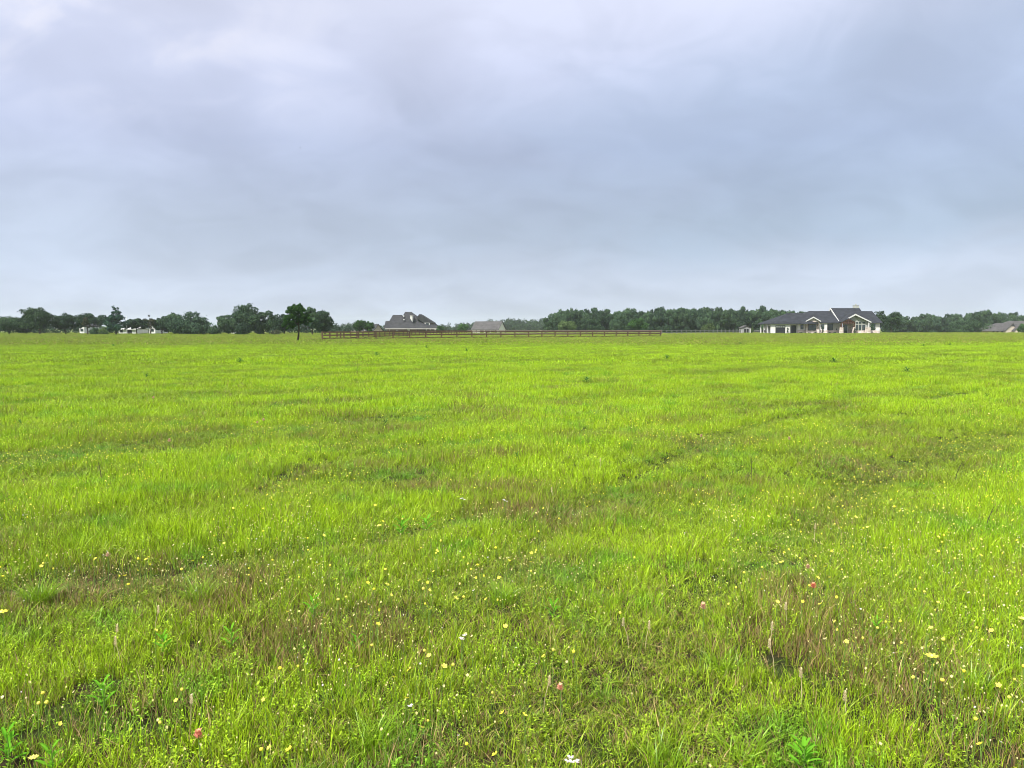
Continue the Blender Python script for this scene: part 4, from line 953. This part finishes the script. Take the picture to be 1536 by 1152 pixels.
# ---- brick house
def brick_house():
    Y = 318; X, Z = PX, PZ; g = GZ(X(615, Y), Y); b = B('brick_house', (X(615, Y), Y, g), 'red brick house with steep many hipped grey roofs behind the brown fence', 'house')
    ze = Z(492.6, Y); G = M['roof_grey']; x0, x1 = X(580, Y), X(653, Y)
    b.part('wall', MB().box(x0, X(625, Y), Y + .6, Y + 16, g - .3, ze).box(X(625, Y), X(647, Y), Y + 3.6, Y + 16, g - .3, ze).box(X(647, Y), x1, Y + .6, Y + 16, g - .3, ze), M['brick'])
    def hipw(exl, exr, rl, rr, ztop, yf, yb, ridge_dy):
        return MB().hip(X(exl, yf), X(exr, yf), yf, yb, ze, X(rl, yf + ridge_dy), X(rr, yf + ridge_dy), Z(ztop, yf + ridge_dy), .3, yr=yf + ridge_dy)
    b.part('roof', hipw(577.5, 618, 589.6, 603, 472.4, Y, Y + 15, 6.5), G)
    b.part('roof', hipw(576.0, 594, 578.6, 588, 481.4, Y + 1.5, Y + 12, 4.5), G)
    mr = b.part('roof', hipw(592, 645, 608.0, 617.5, 467.9, Y - .3, Y + 19, 9), G)
    b.part('roof', hipw(612, 659, 629.0, 632.5, 471.3, Y + .3, Y + 17, 8), G)
    # right upper wing with brick wall
    yu = Y + 2.6
    b.part('upper_wall', MB().prism([(X(636, yu), ze + .2), (X(650.5, yu), ze + .2), (X(650.5, yu), Z(484, yu)), (X(636, yu), Z(483.6, yu))], yu, yu + 8), M['brick'])
    b.part('roof', MB().prism([(X(631, yu), Z(471.6, yu)), (X(650.8, yu), Z(484, yu)), (X(650.8, yu), Z(485.2, yu)), (X(636, yu), Z(484.8, yu)), (X(624, yu), Z(476, yu))], yu - .4, yu + 8.5), G)
    b.part('roof', MB().prism([(X(650.6, yu), Z(487, yu)), (X(657, yu), Z(492.4, yu)), (X(650.6, yu), Z(492.4, yu))], yu + .3, yu + 7), G)
    yd = yu - .5
    b.part('dormer_wall', MB().prism([(X(636.5, yd), Z(484.2, yd)), (X(644.5, yd), Z(484.2, yd)), (X(644.5, yd), Z(488.4, yd)), (X(639.5, yd), Z(488.2, yd))], yd, yd + .45), M['trim'])
    b.window(X(638.4, yd), X(643.4, yd), Z(487.2, yd), Z(484.6, yd), yd - .05, mull=1, t=.14)
    yc = Y + 1.6
    c = b.part('chimney', MB().prism([(X(615.3, yc), Z(477.5, yc)), (X(618.8, yc), Z(483, yc)), (X(618.8, yc), Z(474, yc)), (X(615.3, yc), Z(474, yc))], yc, yc + 6), M['trim'])
    b.part('chimney_cap', MB().box(X(615, yc), X(619.1, yc), yc - .1, yc + 6.1, Z(474, yc), Z(473.4, yc)), M['concrete'], c)
    b.part('fascia', MB().box(X(577.5, Y), X(659, Y), Y - .42, Y - .31, ze - .3, ze - .06), M['concrete'])
    b.part('roof_vent', MB().box(X(602.6, Y), X(604, Y), Y + 4.6, Y + 5.6, Z(475, Y + 5), Z(473.2, Y + 5)).box(X(603.8, Y), X(605.4, Y), Y + 2.6, Y + 3.6, Z(480.2, Y + 3), Z(478.7, Y + 3)), M['trim'])
    for a in (639.4, 645.2, 652.6): b.part('porch_column', MB().box(X(a, Y) - .17, X(a, Y) + .17, Y + .15, Y + .5, g - .1, ze - .3), M['trim'])
    b.part('porch_door', MB().box(X(627, Y), X(637, Y), Y + 3.52, Y + 3.59, g, Z(495, Y)), M['dark_metal'])
    b.window(X(610.8, Y), X(614.6, Y), Z(500, Y), Z(494, Y), Y + .55, frame=M['trim'], mull=1, t=.3)
    b.window(X(594, Y), X(597, Y), Z(500, Y), Z(495, Y), Y + .55, frame=M['trim'], mull=0, t=.16)
    b.window(X(648.4, Y), X(650.4, Y), Z(500, Y), Z(494.8, Y), Y + .55, mull=0, t=.16)
    b.part('downspout', MB().box(X(584.1, Y), X(584.7, Y), Y + .45, Y + .59, g, ze - .3), M['trim'])
brick_house()
def outbuilding():
    Y = 330; X, Z = PX, PZ; g = GZ(X(565, Y), Y)
    b = B('garage_outbuilding', (X(565, Y), Y, g), 'small grey roofed building with a cream gable left of the brick house', 'building')
    th = R(42); c, s = math.cos(th), math.sin(th); ox, oy = X(567.5, Y), Y
    L, W_ = 7.5, 5.2; ze, zp = Z(496.8, Y), Z(487.2, Y)
    def w(u, v): return (ox + u * c * .9 - v * s, oy + u * s * 0 + v * c + abs(u) * .0)
    def P(u, v, z): return (ox - u * c + v * s, oy + u * s + v * c, z)   # u along the ridge to the left, v across
    wl = MB()
    for (a, d) in (((0, -W_ / 2), (L, -W_ / 2)), ((L, -W_ / 2), (L, W_ / 2)), ((L, W_ / 2), (0, W_ / 2))): wl.poly([P(a[0], a[1], g - .2), P(d[0], d[1], g - .2), P(d[0], d[1], ze), P(a[0], a[1], ze)])
    wl.poly([P(0, W_ / 2, g - .2), P(0, -W_ / 2, g - .2), P(0, -W_ / 2, ze), P(0, 0, zp), P(0, W_ / 2, ze)])
    b.part('wall', wl, M['cream'])
    rf = MB()
    for sg in (-1, 1):
        e = W_ / 2 + .35; q = [P(-.3, 0, zp + .1), P(L + .3, 0, zp + .1), P(L + .3, sg * e, ze - .15), P(-.3, sg * e, ze - .15)]
        rf.poly(q); rf.poly([(x, y, z + .22) for x, y, z in q][::-1])
        for i in range(4):
            a, d = q[i], q[(i + 1) % 4]; rf.poly([a, d, (d[0], d[1], d[2] + .22), (a[0], a[1], a[2] + .22)])
    b.part('roof', rf, M['roof_grey'])
outbuilding()
def barn():
    Y = 395; X, Z = PX, PZ; g = GZ(X(735, Y), Y)
    b = B('white_gable_barn', (X(735, Y), Y, g), 'long low building with grey roof and white right gable beyond the fence', 'building')
    th = R(24); c, s = math.cos(th), math.sin(th); ze, zp = Z(494.6, Y), Z(483, Y); L = (759 - 709) / F * Y * .80 / c; Wd = 9.0; ox, oy = X(753, Y), Y
    def P(u, v, z): return (ox - u * c + v * s, oy + u * s * -0 + u * s + v * c - 0, z)
    wl = MB(); h = Wd / 2
    for (a, d) in (((0, -h), (L, -h)), ((L, -h), (L, h)), ((L, h), (0, h))): wl.poly([P(a[0], a[1], g - .2), P(d[0], d[1], g - .2), P(d[0], d[1], ze), P(a[0], a[1], ze)])
    wl.poly([P(0, h, g - .2), P(0, -h, g - .2), P(0, -h, ze), P(0, 0, zp), P(0, h, ze)])
    wl.poly([P(L, -h, g - .2), P(L, h, g - .2), P(L, h, ze), P(L, 0, zp), P(L, -h, ze)])
    b.part('wall', wl, M['stucco'])
    rf = MB(); e = h + .4
    for sg in (-1, 1):
        q = [P(-.4, 0, zp + .12), P(L + .4, 0, zp + .12), P(L + .4, sg * e, ze - .1), P(-.4, sg * e, ze - .1)]
        rf.poly(q); rf.poly([(x, y, z + .25) for x, y, z in q][::-1])
        for i in range(4):
            a, d = q[i], q[(i + 1) % 4]; rf.poly([a, d, (d[0], d[1], d[2] + .25), (a[0], a[1], a[2] + .25)])
    b.part('roof', rf, M['roof_tan'])
    for u0, u1 in ((.8, 4.0), (4.8, 7.0), (8.2, 10.4)):
        b.part('dark_bay', MB().poly([P(u0 + .0, -h - .03, g), P(u1, -h - .03, g), P(u1, -h - .03, ze - .5), P(u0, -h - .03, ze - .5)]), M['garage_door'])
    a0 = P(L - 1, -h + 2, 0)
    b.part('lean_to_roof', MB().poly([P(L - .5, -h - .4, ze - .2), P(L + 3.4, -h - .4, ze - .9), P(L + 3.4, h - 1, ze - .4), P(L - .5, h - 1, zp - 2)]), M['roof_tan'])
    b.part('lean_to_wall', MB().poly([P(L, -h, g - .2), P(L + 3, -h, g - .2), P(L + 3, -h, ze - .9), P(L, -h, ze - .3)]), M['brick'])
barn()
def tan_house():
    Y = 338; X, Z = PX, PZ; g = GZ(X(1510, Y), Y)
    b = B('tan_roofed_house', (X(1510, Y), Y, g), 'cream house with tan hipped roof and two front gables at the right edge', 'house')
    ze = Z(496, Y); T = M['roof_tan']
    b.part('wall', MB().box(X(1486, Y), X(1580, Y), Y + .6, Y + 14, g - .2, ze), M['cream'])
    b.part('roof', MB().hip(X(1482, Y), X(1535, Y), Y, Y + 11, ze, X(1494, Y + 5), X(1530, Y + 5), Z(484.8, Y + 5), .25), T)
    b.part('roof', MB().hip(X(1500, Y), X(1592, Y), Y + .2, Y + 15, ze, X(1513, Y + 7.5), X(1572, Y + 7.5), Z(481.3, Y + 7.5), .25), T)
    for (pl, pr, pk, zp, zl, yy, nm) in ((1507, 1525, 1519, 484.6, 495.8, Y - 1.0, 1), (1520.5, 1534, 1528.6, 488.2, 496.2, Y - 2.6, 2)):
        xl, xr, xp = X(pl, yy), X(pr, yy), X(pk, yy)
        b.part('gable_wall', MB().prism([(xl + .3, g - .2), (xr - .3, g - .2), (xr - .3, Z(zl, yy)), (xp, Z(zp, yy) - .3), (xl + .3, Z(zl, yy))], yy, yy + 2), M['cream'])
        b.part('gable_roof', MB().prism([(xl, Z(zl, yy)), (xp, Z(zp, yy)), (xr, Z(zl, yy)), (xr, Z(zl, yy) - .3), (xp, Z(zp, yy) - .4), (xl, Z(zl, yy) - .3)], yy - .3, yy + 7), T)
        b.window(xp - .35, xp + .35, Z(zp + 5, yy), Z(zp + 2.4, yy), yy - .04, mull=0)
    for a in (1490, 1496, 1503): b.window(X(a, Y), X(a + 3, Y), g + .9, Z(497, Y), Y + .55, mull=1, t=.14)
tan_house()
# ---- pale buildings among the left trees
def left_house(px0, px1, top, eave, Y, name, label, carport=True, gabled=False):
    X, Z = PX, PZ; x0, x1 = X(px0, Y), X(px1, Y); g = GZ((x0 + x1) / 2, Y); b = B(name, ((x0 + x1) / 2, Y, g), label, 'house'); ze, zt = Z(eave, Y), Z(top, Y)
    xm = (x0 + x1) / 2
    if gabled:
        b.part('wall', MB().prism([(x0 + .2, g - .1), (x1 - .2, g - .1), (x1 - .2, ze), (xm, zt - .1), (x0 + .2, ze)], Y, Y + 8), M['white_paint'])
        b.part('roof', MB().prism([(x0, ze - .05), (xm, zt), (x1, ze - .05), (x1, ze + .12), (xm, zt + .17), (x0, ze + .12)], Y - .3, Y + 8.2), M['roof_grey'])
    else:
        b.part('wall', MB().box(x0 + .2, x1 - .2, Y, Y + 7, g - .1, ze), M['white_paint'])
        b.part('roof', MB().prismx([(Y - .5, ze), (Y + 3.5, zt), (Y + 7.5, ze), (Y + 7.5, ze + .15), (Y + 3.5, zt + .15), (Y - .5, ze + .15)], x0, x1), M['white_paint'])
    if carport:
        b.part('carport_shade_panel', MB().box(x0 + (x1 - x0) * .45, x0 + (x1 - x0) * .72, Y - .05, Y - .01, g, g + 1.5), M['garage_door'])  # flat dark panel on the wall, painted shade for the open carport
        b.window(x0 + (x1 - x0) * .12, x0 + (x1 - x0) * .25, g + .5, g + 1.2, Y - .04, mull=1)
    else: b.window(xm - .4, xm + .4, g + .7, g + 1.5, Y - .04, mull=1)
left_house(177, 206, 491.2, 494.3, 214, 'white_house', 'long low white house under the dark trees right of the pointed tree')
left_house(118.5, 127.5, 487, 490, 224, 'white_house', 'white gabled house glimpsed beneath the dark dome shaped oak', False, True)
left_house(223, 234, 488, 492, 216, 'white_house', 'small white gable between bushes right of the long low white house', False, True)
left_house(346, 352, 493, 495.5, 210, 'white_house', 'tiny white gable left of the highest rounded tree', False, True)
# mast
o = MB().tube([(0, 0, -.1), (0, 0, PZ(474, 200) - GZ(PX(190.6, 200), 200))], [.07, .05], 8); o = o.build('mast', M['white_paint']); o.location = (PX(190.6, 200), 200, GZ(PX(190.6, 200), 200)); tag(o, 'thin pale mast rising beside the pointed tree', 'mast')
# dark utility van and pale trailer among the trees
def vehicle(px, Y, L, hgt, m, name, label, cat):
    X = PX(px, Y); g = GZ(X, Y); o = empty(name, (X, Y, g), 0, label, cat)
    MB().prism([(-L / 2, .35), (L / 2, .35), (L / 2, hgt * .6), (L * .36, hgt * .65), (L * .24, hgt), (-L * .42, hgt), (-L / 2, hgt * .7)], -.85, .85).build('body', m, o)
    MB().prism([(L * .34, hgt * .66), (L * .235, hgt * .93), (-L * .38, hgt * .93), (-L * .42, hgt * .68)], -.88, .88).build('window', M['glass'], o)
    for sx in (-.32, .32):
        for sy in (-.82, .82): MB().tube([(sx * L, sy - .1, .33), (sx * L, sy + .1, .33)], [.33, .33], 14).build('wheel', M['dark_metal'], o)
0 and vehicle(195, 190, 4.6, 1.55, M['garage_door'], 'parked_car', 'dark car parked before the long low white house', 'car')
vehicle(586, 205, 4.8, 1.15 + .3, M['dark_metal'], 'parked_car', 'black car parked behind the fence left of the brick house', 'car') if 0 else None
# white boundary wall left of brick house
X0, X1, Yw = PX(527, 300), PX(572, 300), 300; gw = GZ((X0 + X1) / 2, Yw)
mb = MB().box(-(X1 - X0) / 2, (X1 - X0) / 2, -.12, .12, -.2, PZ(496.6, Yw) - gw)
b_ = empty('boundary_wall', ((X0 + X1) / 2, Yw, gw), 0, 'long pale wall below the two small dark trees behind the fence', 'wall')
mb.build('wall_panel', M['cream'], b_)
cp = MB(); n = 9
for i in range(n + 1): cx = -(X1 - X0) / 2 + (X1 - X0) * i / n; cp.box(cx - .2, cx + .2, -.2, .2, -.2, PZ(496.6, Yw) - gw + .18)
cp.build('pier', M['cream'], b_)
# ------------------------------------------------------------------ fences
def fence_run(o, P0, P1, spacing, m, hh=1.2, rails=(.28, .68, 1.08), first=True, last=True, ox=0, oy=0, kick=False, wob=.02):
    r = random.Random(int(P0[0] * 10)); a = Vector((P0[0], P0[1])); d = Vector((P1[0], P1[1])) - a; L = d.length; n = max(1, round(L / spacing)); d /= L
    pts = [a + d * (L * i / n) for i in range(n + 1)]
    for i, p in enumerate(pts):
        if (i == 0 and not first) or (i == n and not last): continue
        g = GZ(p.x, p.y); h = hh * r.uniform(.98, 1.05)
        w = .10
        MB().box(-w, w, -w, w, -.3, h).build('post', m, o).location = (p.x - ox, p.y - oy, g - o.location[2])
    nrm = Vector((-d.y, d.x))
    if nrm.y > 0: nrm = -nrm
    for z in rails:
        mb = MB()
        for p, q in zip(pts[:-1], pts[1:]):
            zp, zq = GZ(p.x, p.y) + z + r.uniform(-wob, wob), GZ(q.x, q.y) + z + r.uniform(-wob, wob)
            p2, q2 = p + nrm * .1, q + nrm * .1
            mb.beam((p2.x - ox, p2.y - oy, zp - o.location[2]), (q2.x - ox, q2.y - oy, zq - o.location[2]), .04, .16)
        mb.build('rail', m, o)
def gp(px, Y): return (PX(px, Y), Y)
A0, A1 = gp(483.5, 112), gp(991, 148)
fa = empty('rail_fence', (A0[0], A0[1], GZ(*A0)), 0, 'long brown three rail fence crossing the far side of the open field', 'fence'); ox, oy = A0
fence_run(fa, A0, A1, 2.75, M['fence'], rails=(.20, .68, 1.12), ox=ox, oy=oy)
B1 = gp(700, 205)
fb = empty('rail_fence', (A0[0], A0[1], GZ(*A0)), 0, 'brown rail fence running back behind the long front run toward the brick house', 'fence')
fence_run(fb, A0, B1, 2.75, M['fence'], rails=(.20, .68, 1.12), first=False, ox=ox, oy=oy)
C1 = gp(992, 190)
fc = empty('rail_fence', (B1[0], B1[1], GZ(*B1)), 0, 'weathered rail fence along the back of the paddock below the dark wood', 'fence')
fence_run(fc, B1, C1, 2.75, M['fence_grey'], rails=(.3, .7, 1.1), first=False, ox=B1[0], oy=B1[1])
D0, D1 = gp(992.5, 195), gp(1111, 232)
fd = empty('rail_fence', (D0[0], D0[1], GZ(*D0)), 0, 'pale two rail fence between the paddock corner and the shed', 'fence')
fence_run(fd, D0, D1, 2.75, M['fence_pipe'], rails=(.55, 1.0), ox=D0[0], oy=D0[1])
E0, E1 = gp(1129, 238), gp(1143, 238)
fe = empty('rail_fence', (E0[0], E0[1], GZ(*E0)), 0, 'short pale rail fence between the shed and the white house porch', 'fence')
fence_run(fe, E0, E1, 2.75, M['fence_pipe'], rails=(.45, .95), ox=E0[0], oy=E0[1])
# bird
x, y = PX(456, 70), 70; mb = MB()
o = empty('bird', (x, y, PZ(222, 70)), .5, 'tiny dark bird flying high over the field', 'bird')
o.scale = (.6, .6, .6)
MB().tube([(-.14, 0, 0), (-.06, 0, .01), (.03, 0, .01), (.10, 0, .005), (.13, 0, .0)], [.006, .026, .032, .02, .006], 8).build('body', M['garage_door'], o)
for s in (-1, 1): MB().poly([(.05, s * .02, .01), (.03, s * .13, .06), (-.03, s * .24, .03), (-.02, s * .12, .05), (-.05, s * .02, .01)]).build('wing', M['garage_door'], o)
# ------------------------------------------------------------------ world, sun, camera
EXP = 1.7
SUN_EL, SUN_AZ = 50, 222
def world():
    w = bpy.data.worlds.new('World'); sc.world = w; w.use_nodes = True; nt = w.node_tree; nt.nodes.clear()
    out = N(nt, 'ShaderNodeOutputWorld'); bg = N(nt, 'ShaderNodeBackground'); bg.inputs[1].default_value = .1
    sky = N(nt, 'ShaderNodeTexSky', sky_type='NISHITA'); sky.sun_disc = False; sky.sun_elevation = R(SUN_EL); sky.sun_rotation = R(SUN_AZ)
    tc = N(nt, 'ShaderNodeTexCoord'); sp = N(nt, 'ShaderNodeSeparateXYZ'); nt.links.new(tc.outputs['Generated'], sp.inputs[0])
    z = mth(nt, 'MAXIMUM', sp.outputs[2], 0.0); zz = mth(nt, 'ADD', z, .38)
    cm = N(nt, 'ShaderNodeCombineXYZ'); S(nt, cm, 0, mth(nt, 'DIVIDE', sp.outputs[0], zz)); S(nt, cm, 1, mth(nt, 'DIVIDE', sp.outputs[1], zz)); S(nt, cm, 2, 0.0)
    def noi(scale, det, off, dist=.0, sx=1, sy=1, rough=.5):
        mp = N(nt, 'ShaderNodeMapping'); nt.links.new(cm.outputs[0], mp.inputs[0]); mp.inputs['Location'].default_value = off; mp.inputs['Scale'].default_value = (sx, sy, 1); mp.inputs['Rotation'].default_value = (0, 0, R(14))
        n = N(nt, 'ShaderNodeTexNoise'); S(nt, n, 'Scale', scale); S(nt, n, 'Detail', det); S(nt, n, 'Distortion', dist); S(nt, n, 'Roughness', rough); nt.links.new(mp.outputs[0], n.inputs[0]); return n.outputs[0]
    K = 10.0 / (2 ** EXP)
    def lin(c): return tuple(((v / 255) / 12.92 if v / 255 < .04045 else ((v / 255 + .055) / 1.055) ** 2.4) * K for v in c) + (1,)
    cr = N(nt, 'ShaderNodeValToRGB'); nt.links.new(z, cr.inputs[0]); e = cr.color_ramp
    stops = [(0, (195, 207, 230)), (.05, (194, 205, 228)), (.13, (190, 199, 220)), (.22, (192, 200, 226)), (.31, (211, 217, 241)), (.39, (226, 230, 250))]
    e.elements[0].position = 0; e.elements[0].color = lin(stops[0][1]); e.elements[1].position = 1; e.elements[1].color = tuple(c * 1.7 for c in lin((250, 250, 252)))[:3] + (1,)
    for p, c in stops[1:]:
        q = e.elements.new(p); q.color = lin(c)
    q = e.elements.new(.62); q.color = tuple(c * 1.2 for c in lin((250, 250, 253)))[:3] + (1,)
    # cloud layers: broad masses, then finer streaks
    n1 = noi(1.0, 3, (3.1, 1.7, 0), .4); n2 = noi(2.3, 4, (7.7, 2.2, 0), .7, .9, 1.0, .48); n3 = noi(6.0, 5, (1.3, 9, 0), .8, .9, 1.1, .5)
    def sst(v, a, b, lo=0.0, hi=1.0):
        q = N(nt, 'ShaderNodeMapRange', interpolation_type='SMOOTHSTEP'); S(nt, q, 0, v); S(nt, q, 1, a); S(nt, q, 2, b); S(nt, q, 3, lo); S(nt, q, 4, hi); return q.outputs[0]
    az = mth(nt, 'DIVIDE', sp.outputs[0], mth(nt, 'MAXIMUM', sp.outputs[1], .2))
    m = mth(nt, 'MULTIPLY_ADD', sst(n1, .3, .7), .14, .95)
    m = mth(nt, 'ADD', m, mth(nt, 'MULTIPLY_ADD', sst(n2, .35, .65), .14, -.07)); m = mth(nt, 'ADD', m, mth(nt, 'MULTIPLY_ADD', sst(n3, .35, .65), .06, -.03))
    c = mixc(nt, 1.0, cr.outputs[0], m, 'MULTIPLY')
    # slate-coloured cloud mass, heavier to the right, lying above a paler gap near the horizon
    lump = mth(nt, 'MULTIPLY_ADD', n2, .9, -.45)
    right = sst(mth(nt, 'ADD', az, lump), -.35, .45)
    lowedge = sst(mth(nt, 'ADD', mth(nt, 'ADD', z, mth(nt, 'MULTIPLY', n2, .10)), mth(nt, 'MULTIPLY', az, -.02)), .105, .165)
    hi = sst(mth(nt, 'ADD', z, mth(nt, 'MULTIPLY_ADD', az, -.16, mth(nt, 'MULTIPLY', n3, .1))), .26, .40, 1.0, .0)
    heavy = mth(nt, 'MULTIPLY', mth(nt, 'MULTIPLY_ADD', right, .75, .25), mth(nt, 'MULTIPLY', lowedge, hi))
    c = mixc(nt, heavy, c, mixc(nt, 1.0, c, rgb(.76, .825, .85), 'MULTIPLY'))
    # bright ragged openings
    op = mth(nt, 'MULTIPLY', sst(mth(nt, 'ADD', n3, mth(nt, 'MULTIPLY', n2, .6)), .70, 1.0), mth(nt, 'MULTIPLY', sst(az, -.1, -.5), sst(z, .20, .34)))
    c = mixc(nt, mth(nt, 'MULTIPLY', op, .55), c, lin((250, 246, 250)))
    c = mixc(nt, .06, c, sky.outputs[0])
    nt.links.new(c, bg.inputs[0]); nt.links.new(bg.outputs[0], out.inputs[0])
world()
ld = bpy.data.lights.new('sun', 'SUN'); ld.energy = 2.6; ld.angle = R(5); ld.color = (1.0, .965, .90)
lo = bpy.data.objects.new('sun', ld); COL.objects.link(lo)
az = R(SUN_AZ)
sd = Vector((math.sin(az) * math.cos(R(SUN_EL)), math.cos(az) * math.cos(R(SUN_EL)), math.sin(R(SUN_EL))))
lo.rotation_euler = sd.to_track_quat('Z', 'Y').to_euler(); lo.location = (0, 0, 60)
cd = bpy.data.cameras.new('camera'); cam = bpy.data.objects.new('camera', cd); COL.objects.link(cam)
cd.sensor_width = 36; cd.lens = F / 1536 * 36; cd.clip_end = 6000; cd.clip_start = .05
cam.location = (0, 0, H); cam.rotation_euler = (math.pi / 2 - P, 0, 0)
sc.camera = cam
sc.view_settings.view_transform = 'Standard'; sc.view_settings.look = 'None'; sc.view_settings.exposure = EXP; sc.view_settings.gamma = 1
cy = sc.cycles
cy.filter_width = 1.0
cy.max_bounces = 6; cy.diffuse_bounces = 2; cy.transmission_bounces = 3; cy.volume_bounces = 1; cy.glossy_bounces = 2
